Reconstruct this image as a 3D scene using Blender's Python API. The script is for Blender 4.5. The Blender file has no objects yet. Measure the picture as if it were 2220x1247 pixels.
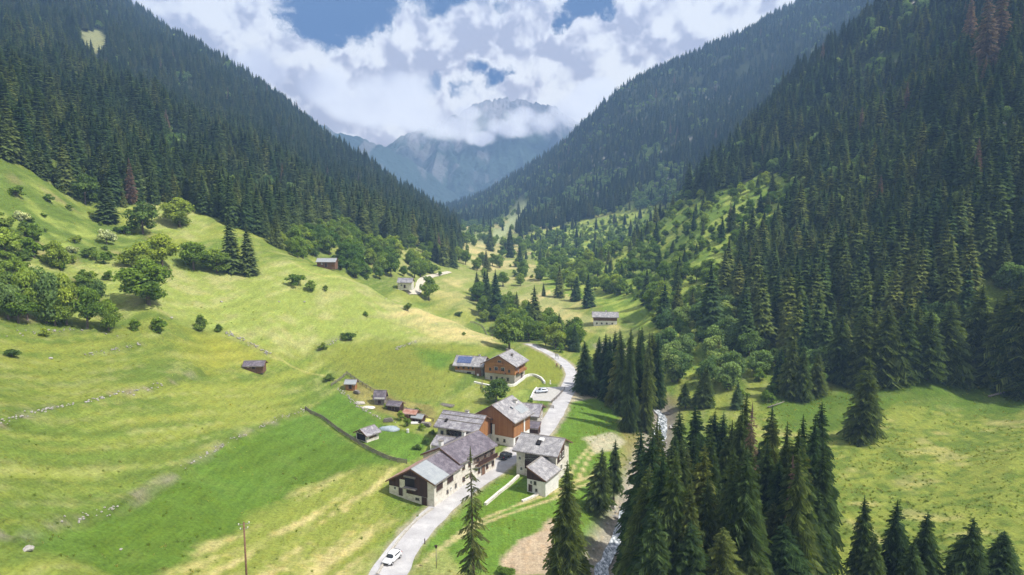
import bpy, bmesh, math, random
import numpy as np
from mathutils import Vector, Matrix
from mathutils.bvhtree import BVHTree

S = bpy.context.scene
COL = S.collection
R = math.radians
random.seed(7)
RNG = np.random.RandomState(11)

# ------------------------------------------------------------------ camera, sky, sun, exposure
F_PX = 1480.0
PITCH = math.atan((623.5 - 440.0) / F_PX)
CAM_Z = 60.0
cam_d = bpy.data.cameras.new('camera')
cam = bpy.data.objects.new('camera', cam_d)
COL.objects.link(cam)
cam.location = (0, 0, CAM_Z)
cam.rotation_euler = (math.pi / 2 - PITCH, 0, 0)
cam_d.sensor_width = 36.0
cam_d.lens = 36.0 * F_PX / 2220.0
cam_d.clip_start = 0.5
cam_d.clip_end = 60000
S.camera = cam
S.render.resolution_x = 1024
S.render.resolution_y = 575

SUN_AZ_VEC = Vector((0.90, -0.30, 0.0)).normalized()
SUN_EL = R(54)
sun_dir = Vector((SUN_AZ_VEC.x * math.cos(SUN_EL), SUN_AZ_VEC.y * math.cos(SUN_EL), math.sin(SUN_EL)))
sl = bpy.data.lights.new('sun', 'SUN')
sl.energy = 4.9
sl.angle = R(0.5)
sl.color = (1.0, 0.955, 0.87)
so = bpy.data.objects.new('sun', sl)
COL.objects.link(so)
so.rotation_euler = sun_dir.to_track_quat('Z', 'Y').to_euler()

S.view_settings.view_transform = 'Standard'
S.view_settings.look = 'None'
S.view_settings.exposure = 0.76
S.view_settings.gamma = 1.0
S.cycles.use_denoising = True
try:
    S.cycles.denoiser = 'OPENIMAGEDENOISE'
except Exception:
    pass
S.cycles.max_bounces = 5
S.cycles.diffuse_bounces = 2
S.cycles.glossy_bounces = 1
S.cycles.transmission_bounces = 2
S.cycles.transparent_max_bounces = 8
S.cycles.volume_bounces = 0
S.cycles.volume_max_steps = 96
S.cycles.volume_step_rate = 1.0
S.cycles.use_adaptive_sampling = True
S.cycles.adaptive_threshold = 0.03
S.cycles.caustics_reflective = False
S.cycles.caustics_refractive = False

# pixel <-> world helpers (2220 x 1247 photograph pixels)
cp, sp = math.cos(PITCH), math.sin(PITCH)
def ray(px, py):
    a = (px - 1110.0) / F_PX
    b = -(py - 623.5) / F_PX
    dx, dy, dz = a, cp + b * sp, -sp + b * cp
    return dx / dy, dz / dy          # per metre of y
def project(x, y, z):
    zz = z - CAM_Z
    fw = y * cp - zz * sp
    up = y * sp + zz * cp
    fw = np.where(np.abs(fw) < 1e-3, 1e-3, fw)
    return 1110.0 + F_PX * x / fw, 623.5 - F_PX * up / fw, fw
def atz(px, py, z=0.0):
    """world point where the sight line through a pixel meets height z"""
    s, e = ray(px, py)
    Y = (z - CAM_Z) / e
    return Vector((s * Y, Y, z))
def atY(px, py, Y):
    s, e = ray(px, py)
    return Vector((s * Y, Y, CAM_Z + e * Y))

# ------------------------------------------------------------------ node helpers
class NT:
    def __init__(s, tree):
        s.t = tree; s.n = tree.nodes; s.l = tree.links
    def add(s, typ, **kw):
        nd = s.n.new(typ)
        for k, v in kw.items():
            setattr(nd, k, v)
        return nd
    def put(s, sock, v):
        if isinstance(v, bpy.types.NodeSocket):
            s.l.new(v, sock)
        elif v is not None:
            if hasattr(sock.default_value, '__len__') and not hasattr(v, '__len__'):
                sock.default_value = (v,) * len(sock.default_value)
            elif hasattr(v, '__len__') and len(v) == 3 and len(sock.default_value) == 4:
                sock.default_value = (*v, 1)
            else:
                sock.default_value = v
    def math(s, op, a, b=None, c=None, clamp=False):
        nd = s.add('ShaderNodeMath', operation=op, use_clamp=clamp)
        s.put(nd.inputs[0], a)
        if b is not None: s.put(nd.inputs[1], b)
        if c is not None: s.put(nd.inputs[2], c)
        return nd.outputs[0]
    def vmath(s, op, a, b=None):
        nd = s.add('ShaderNodeVectorMath', operation=op)
        s.put(nd.inputs[0], a)
        if b is not None: s.put(nd.inputs[3 if op == 'SCALE' else 1], b)
        return nd.outputs['Value' if op in ('DOT_PRODUCT', 'LENGTH', 'DISTANCE') else 'Vector']
    def noise(s, vec, scale, detail=4, rough=0.5, dist=0.0):
        nd = s.add('ShaderNodeTexNoise')
        if vec is not None: s.l.new(vec, nd.inputs['Vector'])
        nd.inputs['Scale'].default_value = scale
        nd.inputs['Detail'].default_value = detail
        nd.inputs['Roughness'].default_value = rough
        nd.inputs['Distortion'].default_value = dist
        return nd.outputs['Fac']
    def ramp(s, fac, stops):
        nd = s.add('ShaderNodeValToRGB')
        s.put(nd.inputs[0], fac)
        el = nd.color_ramp.elements
        while len(el) < len(stops): el.new(0.5)
        for e, (p, c) in zip(el, stops):
            e.position = p
            e.color = (*c, 1) if len(c) == 3 else c
        return nd.outputs[0]
    def mix(s, f, a, b, typ='MIX'):
        nd = s.add('ShaderNodeMix', data_type='RGBA', blend_type=typ)
        s.put(nd.inputs[0], f); s.put(nd.inputs[6], a); s.put(nd.inputs[7], b)
        return nd.outputs[2]
    def smooth(s, v, lo, hi, a=0.0, b=1.0):
        nd = s.add('ShaderNodeMapRange', interpolation_type='SMOOTHSTEP')
        s.put(nd.inputs[0], v)
        for i, q in enumerate((lo, hi, a, b)): nd.inputs[i + 1].default_value = q
        return nd.outputs[0]

# ------------------------------------------------------------------ world: Nishita sky with cumulus
world = bpy.data.worlds.new('World')
S.world = world
world.use_nodes = True
w = NT(world.node_tree)
for nd in list(w.n): w.n.remove(nd)
sky = w.add('ShaderNodeTexSky', sky_type='NISHITA', sun_disc=False)
sky.sun_elevation = SUN_EL
sky.sun_rotation = math.atan2(SUN_AZ_VEC.x, SUN_AZ_VEC.y)
sky.altitude = 1500
sky.air_density = 1.0
sky.dust_density = 0.3
sky.ozone_density = 1.6
tc = w.add('ShaderNodeTexCoord').outputs['Generated']
bg_sky = w.add('ShaderNodeBackground')
skc = w.mix(1.0, sky.outputs[0], (0.07, 0.42, 1.0), 'MULTIPLY')
w.put(bg_sky.inputs[0], skc)
bg_sky.inputs[1].default_value = 0.034
def direc(px, py):
    s_, e_ = ray(px, py)
    return Vector((s_, 1, e_)).normalized()
wp = w.vmath('ADD', tc, w.vmath('SCALE', w.vmath('SUBTRACT', w.add('ShaderNodeTexNoise').outputs['Color'], (0.5, 0.5, 0.5)), 0.0))
nz = w.add('ShaderNodeTexNoise'); w.l.new(tc, nz.inputs['Vector']); nz.inputs['Scale'].default_value = 9; nz.inputs['Detail'].default_value = 6; nz.inputs['Roughness'].default_value = .6
wp = w.vmath('ADD', tc, w.vmath('SCALE', w.vmath('SUBTRACT', nz.outputs['Color'], (0.5, 0.5, 0.5)), 0.11))
# holes of blue: (px, py, radius in direction units, strength)
holes = [(690, -5, .070, 1.25), (765, 30, .050, 1.2), (640, -20, .05, .8), (715, 78, .03, .75), (900, -30, .035, 1.0), (965, -30, .035, 1.0), (1250, 18, .022, 1.1), (1232, 52, .018, .9),
         (1290, -25, .035, 1.0), (960, 182, .022, .95), (920, 180, .016, .8), (1040, 152, .020, .85), (1100, 160, .018, .8), (1155, 130, .014, .6), (1010, 196, .02, .8), (1085, 175, .02, .7),
         (760, -110, .10, 1.2), (1000, -200, .14, 1.0)]
tot = None
for hx, hy, rad, st in holes:
    dd = w.vmath('DISTANCE', wp, tuple(direc(hx, hy)))
    v = w.math('MULTIPLY', w.smooth(dd, 0.0, rad * 1.7, 1.0, 0.0), st)
    tot = v if tot is None else w.math('MAXIMUM', tot, v)
fb = w.noise(wp, 15, 7, 0.60)
fb2 = w.noise(tc, 5.0, 4, 0.6)
sepd = w.add('ShaderNodeSeparateXYZ'); w.l.new(tc, sepd.inputs[0])
back = w.smooth(sepd.outputs[1], -0.1, 0.45, 1.0, 0.0)        # broken cloud only behind the camera
overhead = w.smooth(sepd.outputs[2], 0.30, 0.55, 0.0, 1.0)
openness = w.math('MAXIMUM', back, overhead)
cov = w.math('SUBTRACT', w.math('ADD', w.math('MULTIPLY', w.math('SUBTRACT', fb, 0.5), 2.5), 0.68), tot)
cov = w.math('SUBTRACT', cov, w.math('MULTIPLY', openness, w.math('MULTIPLY', fb2, 0.85)))
mask = w.smooth(cov, -0.14, 0.32)
# billow shading: puffs lit from the sun's side
def billow(vec):
    vo = w.add('ShaderNodeTexVoronoi', feature='SMOOTH_F1'); w.l.new(vec, vo.inputs['Vector'])
    vo.inputs['Scale'].default_value = 9; vo.inputs['Smoothness'].default_value = 0.7
    vo.inputs['Detail'].default_value = 3; vo.inputs['Roughness'].default_value = 0.55; vo.inputs['Lacunarity'].default_value = 2.3
    return vo.outputs['Distance']
wq = w.vmath('ADD', tc, w.vmath('SCALE', w.vmath('SUBTRACT', nz.outputs['Color'], (0.5, 0.5, 0.5)), 0.05))
b0 = billow(wq)
b1 = billow(w.vmath('ADD', wq, (0.010, 0.0, 0.020)))
rel = w.math('SUBTRACT', b1, b0)
big = w.noise(tc, 5.5, 3, 0.5)
edge_glow = w.math('MULTIPLY', w.smooth(cov, .55, .02), .32)
shade = w.math('ADD', w.math('MULTIPLY', rel, 3.4), w.math('ADD', w.math('MULTIPLY', w.math('SUBTRACT', big, 0.5), 1.15), w.math('ADD', edge_glow, 0.56)))
ccol = w.ramp(shade, [(0.10, (0.48, 0.455, 0.52)), (0.42, (0.67, 0.64, 0.68)), (0.64, (0.86, 0.83, 0.82)), (.95, (1.0, 0.965, 0.91))])
bg_c = w.add('ShaderNodeBackground')
w.put(bg_c.inputs[0], ccol)
bg_c.inputs[1].default_value = 0.88
ms = w.add('ShaderNodeMixShader')
w.l.new(mask, ms.inputs[0]); w.l.new(bg_sky.outputs[0], ms.inputs[1]); w.l.new(bg_c.outputs[0], ms.inputs[2])
wo = w.add('ShaderNodeOutputWorld'); w.l.new(ms.outputs[0], wo.inputs[0])
world.cycles.sampling_method = 'MANUAL'
world.cycles.sample_map_resolution = 512

# ------------------------------------------------------------------ value noise (numpy)
def _hash(ix, iy, seed):
    h = (ix * 374761393 + iy * 668265263 + seed * 974634777) & 0xFFFFFFFF
    h = ((h ^ (h >> 13)) * 1274126177) & 0xFFFFFFFF
    return ((h ^ (h >> 16)) & 0xFFFF) / 65535.0
def vnoise(x, y, seed=0):
    x = np.asarray(x, float); y = np.asarray(y, float)
    ix = np.floor(x).astype(np.int64); iy = np.floor(y).astype(np.int64)
    fx = x - ix; fy = y - iy
    fx = fx * fx * (3 - 2 * fx); fy = fy * fy * (3 - 2 * fy)
    a = _hash(ix, iy, seed); b = _hash(ix + 1, iy, seed)
    c = _hash(ix, iy + 1, seed); d = _hash(ix + 1, iy + 1, seed)
    return (a + (b - a) * fx) * (1 - fy) + (c + (d - c) * fx) * fy
def fbm(x, y, seed=0, octv=4, gain=0.5):
    t = 0; a = 1; n = 0
    for i in range(octv):
        t = t + a * vnoise(x * 2 ** i + 17.3 * i, y * 2 ** i - 9.1 * i, seed + i); n += a; a *= gain
    return t / n            # 0..1
def sstep(v, lo, hi):
    t = np.clip((v - lo) / (hi - lo), 0, 1)
    return t * t * (3 - 2 * t)

# ------------------------------------------------------------------ the lie of the land
# (pixel x, pixel y, distance in metres) or, with a fourth value 'z', (pixel x, pixel y, height)
CP = [
 # valley bottom and village
 (845,1247,0,'z'),(905,1150,0,'z'),(960,1100,0,'z'),(1050,1030,0,'z'),(1110,985,0,'z'),(1180,934,0,'z'),(1215,880,0,'z'),
 (1243,830,0,'z'),(1240,795,0.3,'z'),(1170,755,1.5,'z'),(1145,745,2,'z'),(1180,855,0,'z'),(1120,900,0,'z'),
 (842,1072,0.8,'z'),(900,1090,0,'z'),(870,1010,2.0,'z'),(950,1010,0.4,'z'),(1020,860,0.7,'z'),(1060,832,0.9,'z'),(985,812,2.2,'z'),(1120,830,0.7,'z'),
 (1140,1060,-0.5,'z'),(1190,1075,-0.8,'z'),(1060,1130,-0.8,'z'),(1000,1180,-0.8,'z'),(1100,1230,-1.8,'z'),(1200,1150,-1.8,'z'),(1270,960,-1,'z'),(1300,900,-1.2,'z'),
 (1310,1200,-4.2,'z'),(1300,1247,-4.4,'z'),(1345,1130,-4,'z'),(1400,1000,-3.6,'z'),(1435,900,-3,'z'),(1390,830,-2,'z'),(1330,760,-0.5,'z'),(1300,740,0,'z'),
 (1480,1247,-2,'z'),(1600,1200,-1,'z'),(1560,1000,-1.2,'z'),(1750,1247,0,'z'),(1700,1050,0,'z'),(1520,880,-0.5,'z'),
 # left meadows
 (700,1247,.5,'z'),(760,1120,1.2,'z'),(800,1000,2.2,'z'),(620,1150,2.5,'z'),(480,1247,4,'z'),(250,1247,8.5,'z'),(0,1247,14.5,'z'),(-300,1247,24,'z'),(-700,1247,42,'z'),
 (450,1050,7,'z'),(250,1110,11,'z'),(0,1190,17,'z'),(0,1050,19.5,'z'),(665,893,4.6,'z'),(740,850,5.5,'z'),(870,870,3.3,'z'),(760,935,2.8,'z'),(580,930,6.5,'z'),(480,965,9,'z'),
 (880,1005,1.5,'z'),(0,915,24,'z'),(250,860,19.5,'z'),(440,810,16,'z'),(-300,950,36,'z'),(557,785,14,'z'),(650,780,11,'z'),(860,800,6.5,'z'),(950,760,7,'z'),(930,800,4.5,'z'),
 (0,710,150),(100,700,165),(250,700,178),(320,655,190),(430,715,200),(0,600,178),(-250,650,150),(150,600,198),(600,700,215),(760,740,225),(700,640,248),(860,700,262),(1000,760,245),
 (510,590,250),(400,590,235),(300,520,243),(480,480,285),(200,460,262),(0,360,235),(100,405,248),(-250,420,200),(-250,250,235),
 (560,522,282),(640,565,276),(717,578,277),(800,615,284),(900,660,294),(980,690,300),(1070,728,305),
 # behind the meadow's crest
 (1070,745,335),(980,712,335),(900,686,330),(800,652,325),(700,605,330),(1000,660,365),(930,610,405),(880,623,345),(990,590,455),(920,580,440),(830,590,370),(740,560,345),
 (690,540,345),(760,540,390),(850,530,430),(940,530,560),(1000,545,600),(650,500,370),(560,470,350),
 # valley floor going back
 (1080,700,355),(1130,690,350),(1180,720,322),(1250,700,330),(1310,702,323),(1380,710,312),(1180,640,410),(1100,640,420),(1050,640,410),(1250,655,395),(1150,590,520),(1080,580,560),(1240,560,600),
 (1100,545,700),(1020,525,800),(1000,500,1000),(970,480,1300),(960,470,1600),(1060,510,900),(1180,530,760),
 # left forest slope
 (0,300,262),(200,380,285),(380,440,296),(400,400,330),(600,480,420),(600,400,450),(700,470,455),(850,500,540),(900,480,650),(0,200,350),(300,200,560),(150,280,380),(0,0,720),(150,80,700),(-400,100,420),(-400,-200,800),
 (950,470,1000),(800,372,920),(640,245,1080),(450,115,1200),(250,5,1300),(100,-120,1350),(-400,-420,1500),(400,250,640),(550,300,680),(700,380,700),(450,130,1000),(-800,300,300),(-800,-100,700),
 (970,485,1250),(860,445,1300),(700,350,1600),(500,220,1700),(300,100,1800),(0,-50,1900),(-800,-300,2200),(500,260,2600),(0,60,2800),(-800,0,3000),(860,460,2200),
 # right: meadow, forest edge
 (1750,900,0.5,'z'),(1870,950,1.2,'z'),(2000,1000,1.2,'z'),(2200,1247,3,'z'),(2000,1247,1,'z'),(2200,1000,4.5,'z'),(2600,1247,6,'z'),(2800,1000,12,'z'),(2100,830,200),(1850,840,202),(1700,860,198),(2210,850,192),(2450,820,185),
 (1700,780,232),(1600,800,225),(1560,760,245),(1500,700,272),(1400,700,290),(1450,640,320),(1500,650,300),(1600,620,300),(1750,650,270),(1900,640,255),(2100,640,232),
 (2100,330,300),(2200,500,255),(2000,500,285),(1850,500,315),(1700,500,350),(1560,560,345),(1430,580,420),(1350,590,440),(1500,520,400),(1600,430,440),(2500,500,230),(2500,0,380),(2900,700,190),
 (2200,0,440),(2050,150,450),(1900,200,520),(1750,300,500),(1650,350,520),(1900,45,700),(1800,120,680),(1700,210,640),(1600,320,600),(1520,390,560),(1430,480,520),(1340,550,500),(2050,-120,800),(2500,-400,900),
 # dip behind the near spur, then the far slope
 (1950,80,860),(1800,160,820),(1650,290,760),(1520,420,680),(1400,520,620),(1300,560,640),
 (1400,480,760),(1300,500,800),(1200,490,900),(1150,470,1050),(1500,380,860),(1600,280,950),(1750,180,1050),(1900,60,1150),
 (1300,400,1050),(1400,300,1150),(1550,200,1250),(1100,460,1250),(1040,450,1500),(1000,455,1700),(1250,330,1350),
 (1010,435,1850),(1100,395,1700),(1180,345,1600),(1260,275,1480),(1350,202,1400),(1450,150,1480),(1560,100,1550),(1650,50,1620),(1760,0,1700),(1900,-80,1800),(2600,-500,1900),
 (980,465,2100),(1120,420,2100),(1280,340,2100),(1450,240,2200),(1760,120,2400),(2300,-100,2600),(960,468,2800),(1300,400,3000),(1900,250,3000),(2600,0,3000),
]
_pts = []
for c in CP:
    s_, e_ = ray(c[0], c[1])
    Y_ = (c[2] - CAM_Z) / e_ if len(c) == 4 else c[2]
    _pts.append((s_, math.log(Y_), e_))
_pts = np.array(_pts)
_P = _pts[:, :2] * np.array([2.2, 1.0])
_D = np.sqrt(((_P[:, None] - _P[None]) ** 2).sum(-1))
_n = len(_P)
_A = np.zeros((_n + 3, _n + 3))
_A[:_n, :_n] = _D - np.eye(_n) * 0.006
_A[:_n, _n] = 1; _A[_n, :_n] = 1
_A[:_n, _n + 1:] = _P; _A[_n + 1:, :_n] = _P.T
_W = np.linalg.solve(_A, np.concatenate([_pts[:, 2], np.zeros(3)]))
def H_base(x, y):
    x = np.asarray(x, float); y = np.asarray(y, float)
    shp = np.broadcast(x, y).shape
    x = np.broadcast_to(x, shp).ravel(); y = np.broadcast_to(y, shp).ravel()
    yy = np.clip(y, 82, 3200)
    q = np.stack([np.clip(x / yy, -1.15, 1.15) * 2.2, np.log(yy)], 1)
    out = np.empty(len(q))
    for i in range(0, len(q), 60000):
        d = np.sqrt(((q[i:i + 60000, None] - _P[None]) ** 2).sum(-1) + 4e-4)
        out[i:i + 60000] = d @ _W[:_n] + _W[_n] + q[i:i + 60000] @ _W[_n + 1:]
    return (CAM_Z + out * yy).reshape(shp)
def H(x, y):
    z = H_base(x, y)
    x = np.asarray(x, float); y = np.asarray(y, float)
    hill = sstep(z, 3, 40)
    z = z + (fbm(x / 30, y / 30, 3, 3) - 0.5) * (0.8 + 5.0 * sstep(z, 25, 90)) * hill
    z = z + (fbm(x / 160, y / 160, 9, 3) - 0.5) * 50 * sstep(z, 60, 260) 
    z = z + (fbm(x / 5, y / 5, 23, 3) - 0.5) * 0.28
    return z
# ------------------------------------------------------------------ terrain grid
def axis_x(n=820):
    u = np.linspace(-1, 1, n)
    k = 3.9
    return 2600 * np.sinh(k * u) / np.sinh(k)
def axis_y():
    ys = [-260.0]
    while ys[-1] < 3150:
        y = ys[-1]
        ys.append(y + (6.0 if y < 60 else 0.62 + max(0, y - 150) * 0.0062))
    return np.array(ys)
XS, YS = axis_x(), axis_y()
GX, GY = np.meshgrid(XS, YS)
GZ = H(GX, GY)
NX, NY = len(XS), len(YS)
def Hg(x, y):
    """height of the built mesh (bilinear on its grid)"""
    x = np.clip(np.asarray(x, float), XS[0] + 1, XS[-1] - 1); y = np.clip(np.asarray(y, float), YS[0] + 1, YS[-1] - 1)
    i = np.clip(np.searchsorted(XS, x) - 1, 0, NX - 2); j = np.clip(np.searchsorted(YS, y) - 1, 0, NY - 2)
    fx = (x - XS[i]) / (XS[i + 1] - XS[i]); fy = (y - YS[j]) / (YS[j + 1] - YS[j])
    return (GZ[j, i] * (1 - fx) + GZ[j, i + 1] * fx) * (1 - fy) + (GZ[j + 1, i] * (1 - fx) + GZ[j + 1, i + 1] * fx) * fy
_march = np.concatenate([np.arange(84, 400, 1.0), np.arange(400, 3000, 4.0)])
def hit(px, py):
    """first point of the land seen through a pixel"""
    s_, e_ = ray(px, py)
    zt = Hg(s_ * _march, _march)
    zr = CAM_Z + e_ * _march
    b = np.nonzero(zt >= zr)[0]
    if len(b) == 0:
        return None
    k = b[0]
    if k == 0:
        Y = _march[0]
    else:
        d0 = zr[k - 1] - zt[k - 1]; d1 = zt[k] - zr[k]
        Y = _march[k - 1] + (_march[k] - _march[k - 1]) * d0 / (d0 + d1 + 1e-9)
    return Vector((s_ * Y, Y, float(Hg(s_ * Y, Y))))
def hits(pts):
    return [h for h in (hit(*p) for p in pts) if h is not None]
def spline(pts, step):
    """smooth plan curve through points, resampled"""
    P_ = [np.array(p[:2], float) for p in pts]
    out = []
    for i in range(len(P_) - 1):
        p0 = P_[max(i - 1, 0)]; p1 = P_[i]; p2 = P_[i + 1]; p3 = P_[min(i + 2, len(P_) - 1)]
        n = max(2, int(np.linalg.norm(p2 - p1) / step))
        for k in range(n):
            t = k / n
            out.append(0.5 * ((2 * p1) + (-p0 + p2) * t + (2 * p0 - 5 * p1 + 4 * p2 - p3) * t * t + (-p0 + 3 * p1 - 3 * p2 + p3) * t ** 3))
    out.append(P_[-1])
    return np.array(out)
def dist_line(x, y, line):
    """distance from points to a polyline (plan)"""
    shp = x.shape; q = np.stack([x.ravel(), y.ravel()], 1)
    best = np.full(len(q), 1e9)
    lo = line.min(0) - 30; hi = line.max(0) + 30
    m = (q[:, 0] > lo[0]) & (q[:, 0] < hi[0]) & (q[:, 1] > lo[1]) & (q[:, 1] < hi[1])
    qq = q[m]; bb = best[m]
    for a, b in zip(line[:-1], line[1:]):
        ab = b - a; L = (ab ** 2).sum() + 1e-9
        t = np.clip(((qq - a) @ ab) / L, 0, 1)
        d = np.sqrt(((qq - a - t[:, None] * ab) ** 2).sum(1))
        bb = np.minimum(bb, d)
    best[m] = bb
    return best.reshape(shp)
def inside(x, y, poly):
    r = np.zeros(x.shape, bool)
    n = len(poly)
    for i in range(n):
        x0, y0 = poly[i][0], poly[i][1]; x1, y1 = poly[(i + 1) % n][0], poly[(i + 1) % n][1]
        c = ((y0 > y) != (y1 > y)) & (x < (x1 - x0) * (y - y0) / (y1 - y0 + 1e-12) + x0)
        r ^= c
    return r
# ------------------------------------------------------------------ naming and mesh helpers
def tag(o, label=None, cat=None, group=None, kind=None):
    if label: o['label'] = label
    if cat: o['category'] = cat
    if group: o['group'] = group
    if kind: o['kind'] = kind
    return o
def link(name, me, mats=(), parent=None):
    o = bpy.data.objects.new(name, me)
    COL.objects.link(o)
    for m in (mats if isinstance(mats, (list, tuple)) else [mats]):
        me.materials.append(m)
    if parent: o.parent = parent
    return o
def empty(name, loc, rz=0, label=None, cat=None, group=None):
    o = bpy.data.objects.new(name, None)
    COL.objects.link(o)
    o.empty_display_size = 0.5
    o.location = loc; o.rotation_euler = (0, 0, rz)
    return tag(o, label, cat, group)
def grid_mesh(name, X, Y, Z):
    n, m = X.shape
    me = bpy.data.meshes.new(name)
    me.vertices.add(n * m)
    me.vertices.foreach_set('co', np.stack([X.ravel(), Y.ravel(), Z.ravel()], 1).astype(np.float32).ravel())
    a = (np.arange(n - 1)[:, None] * m + np.arange(m - 1)[None]).ravel()
    q = np.stack([a, a + 1, a + m + 1, a + m], 1)
    me.loops.add(q.size); me.loops.foreach_set('vertex_index', q.ravel().astype(np.int32))
    me.polygons.add(len(q)); me.polygons.foreach_set('loop_start', (np.arange(len(q)) * 4).astype(np.int32))
    me.polygons.foreach_set('use_smooth', np.ones(len(q), bool))
    me.update(calc_edges=True)
    return me
def set_col(me, arr, name='tint'):
    at = me.attributes.new(name, 'FLOAT_COLOR', 'POINT')
    c = np.ones((len(arr), 4), np.float32); c[:, :3] = arr
    at.data.foreach_set('color', c.ravel())
def mat(name):
    m = bpy.data.materials.new(name)
    m.use_nodes = True
    t = NT(m.node_tree)
    b = m.node_tree.nodes['Principled BSDF']
    b.inputs['Roughness'].default_value = 0.85
    b.inputs['Specular IOR Level'].default_value = 0.25
    return m, t, b
def bump(t, b, h, strength=0.4, dist=0.1):
    bn = t.add('ShaderNodeBump')
    bn.inputs['Strength'].default_value = strength; bn.inputs['Distance'].default_value = dist
    t.l.new(h, bn.inputs['Height']); t.l.new(bn.outputs[0], b.inputs['Normal'])

# ------------------------------------------------------------------ plan lines
ROAD = [(838,1290),(842,1247),(872,1195),(912,1145),(962,1096),(1012,1058),(1056,1030),(1092,1003),(1130,975),(1160,952),(1184,928),(1205,895),(1222,862),(1236,832),(1240,812),(1228,792),(1200,771),(1170,756),(1147,744)]
road_w = [atz(*ROAD[0], 0)] + hits(ROAD[1:-1]) + [hit(1147, 746)]
road_ln = spline(road_w, 1.2)
def poly(*pts):
    return [(h.x, h.y) for h in hits(pts)]
# ------------------------------------------------------------------ meadow colours, field by field (ground colours, plus shade painted at the right forest edge)
gx, gy, gz = GX.ravel(), GY.ravel(), GZ.ravel()
C = {'y': (.205, .240, .045), 'l': (.225, .275, .062), 'd': (.088, .150, .018), 'm': (.118, .172, .030), 's': (.47, .40, .175),
     'b': (.24, .19, .10), 'f': (.030, .040, .016), 'g': (.095, .172, .024), 'p': (.30, .31, .115), 'o': (.19, .20, .035), 'r': (.36, .34, .30), 'sh': (.10, .15, .028)}
C = {k: np.array(v) for k, v in C.items()}
ca, sa = 0.94, 0.34
su = gx * sa + gy * ca; sv = gx * ca - gy * sa
n1 = fbm(gx / 18, gy / 18, 5, 4); n2 = fbm(gx / 5, gy / 5, 31, 4); n3 = fbm(su / 34, sv / 3.2, 47, 4); n4 = fbm(su / 9, sv / 1.3, 77, 3)
mead = C['m'] + (C['y'] - C['m']) * (sstep(n3 * .8 + n1 * .2, .40, .64))[:, None]
mead = mead + (C['p'] - mead) * (sstep(n4 * .75 + n2 * .25, .50, .72) * .5)[:, None]
lite = C['l'] + (C['p'] - C['l']) * sstep(n3 * .5 + n2 * .5, .45, .66)[:, None]
lush = C['d'] + (C['g'] - C['d']) * sstep(n1 * .5 + n2 * .5, .38, .62)[:, None]
lush = lush + (C['m'] - lush) * (sstep(n2, .56, .75) * .5)[:, None]
straw = C['y'] + (C['s'] - C['y']) * sstep(n4 * .45 + n3 * .55, .40, .60)[:, None]
tan = C['p'] + (C['s'] - C['p']) * sstep(n1 * .4 + n3 * .6, .40, .62)[:, None]
rough = C['sh'] + (C['l'] - C['sh']) * sstep(n2 * .6 + n1 * .4, .42, .62)[:, None]
rough = rough + (C['b'] - rough) * (sstep(fbm(gx / 9, gy / 9, 91, 4), .55, .70) * .55)[:, None]
wild = C['y'] * 1.02 + (C['m'] * .95 - C['y'] * 1.02) * sstep(fbm(gx / 1.6, gy / 1.6, 55, 4) * .7 + n1 * .3, .42, .62)[:, None]
wild = wild + (C['s'] - wild) * (sstep(fbm(gx / 6, gy / 4, 65, 3), .58, .75) * .4)[:, None]
lushr = C['d'] * 1.05 + (C['g'] - C['d']) * sstep(n2, .4, .6)[:, None]
colr = mead.copy()
jit = [(math.cos(a) * r_, math.sin(a) * r_) for a, r_ in ((0, .5), (1.3, 1), (2.6, .6), (3.9, 1), (5.1, .8), (0.6, .2))]
def paint(pl, col_, soft=1.5, wob=3.0, op=1.0):
    global colr
    if len(pl) < 3: return
    px_ = np.array(pl); m0 = (gx > px_[:, 0].min() - 12) & (gx < px_[:, 0].max() + 12) & (gy > px_[:, 1].min() - 12) & (gy < px_[:, 1].max() + 12)
    x = gx[m0]; y = gy[m0]
    x = x + (fbm(x / 7, y / 7, 101, 3) - .5) * wob; y = y + (fbm(x / 7, y / 7, 131, 3) - .5) * wob
    wgt = sum(inside(x + a * soft, y + b * soft, pl).astype(float) for a, b in jit) / len(jit) * op
    cc = col_[m0] if getattr(col_, 'ndim', 1) == 2 else np.broadcast_to(np.array(col_), (len(x), 3))
    colr[m0] += (cc - colr[m0]) * wgt[:, None]
paint(poly((0,360),(100,405),(200,460),(300,500),(430,560),(560,590),(420,600),(250,640),(250,700),(0,700)) + [(-190, 140), (-260, 210)], rough, 4, 8)
paint(poly((390,560),(470,470),(380,430),(300,440),(330,500),(430,520)), lite, 3, 5)
paint(poly((0,560),(260,560),(420,580),(560,592),(620,560),(700,585),(860,642),(980,690),(1070,730),(1010,742),(860,735),(700,745),(585,765),(500,722),(380,690),(270,690),(150,600),(0,600)), lite, 4, 8)
paint(poly((820,640),(900,668),(1000,700),(1070,730),(1075,745),(960,728),(850,690)), tan, 4, 6, .9)
paint(poly((0,700),(250,690),(420,712),(560,770),(440,812),(300,845),(120,885),(0,915)) + [(-150, 130)], mead * .93, 3, 4)
paint(poly((420,720),(490,722),(570,768),(530,800),(440,810),(400,770)), C['y'] * np.array([1.25, 1.1, .9]), 5, 8, .75)
paint(poly((700,770),(790,745),(900,742),(1070,760),(990,800),(960,870),(870,870),(740,815)), (C['o'] * .6 + C['m'] * .4)[None] * (0.8 + .5 * n1[:, None]), 3, 4)
paint(poly((895,752),(960,765),(1000,770),(960,800),(920,790)), lush, 3, 5)
paint(poly((0,1195),(130,1140),(250,1105),(360,1040),(480,968),(590,920),(660,890),(700,915),(790,975),(870,1008),(800,1008),(700,1045),(560,1120),(450,1185),(330,1260),(0,1260)) + [(-80, 70), (-110, 84)], lush, 1.2, 2.0)
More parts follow.
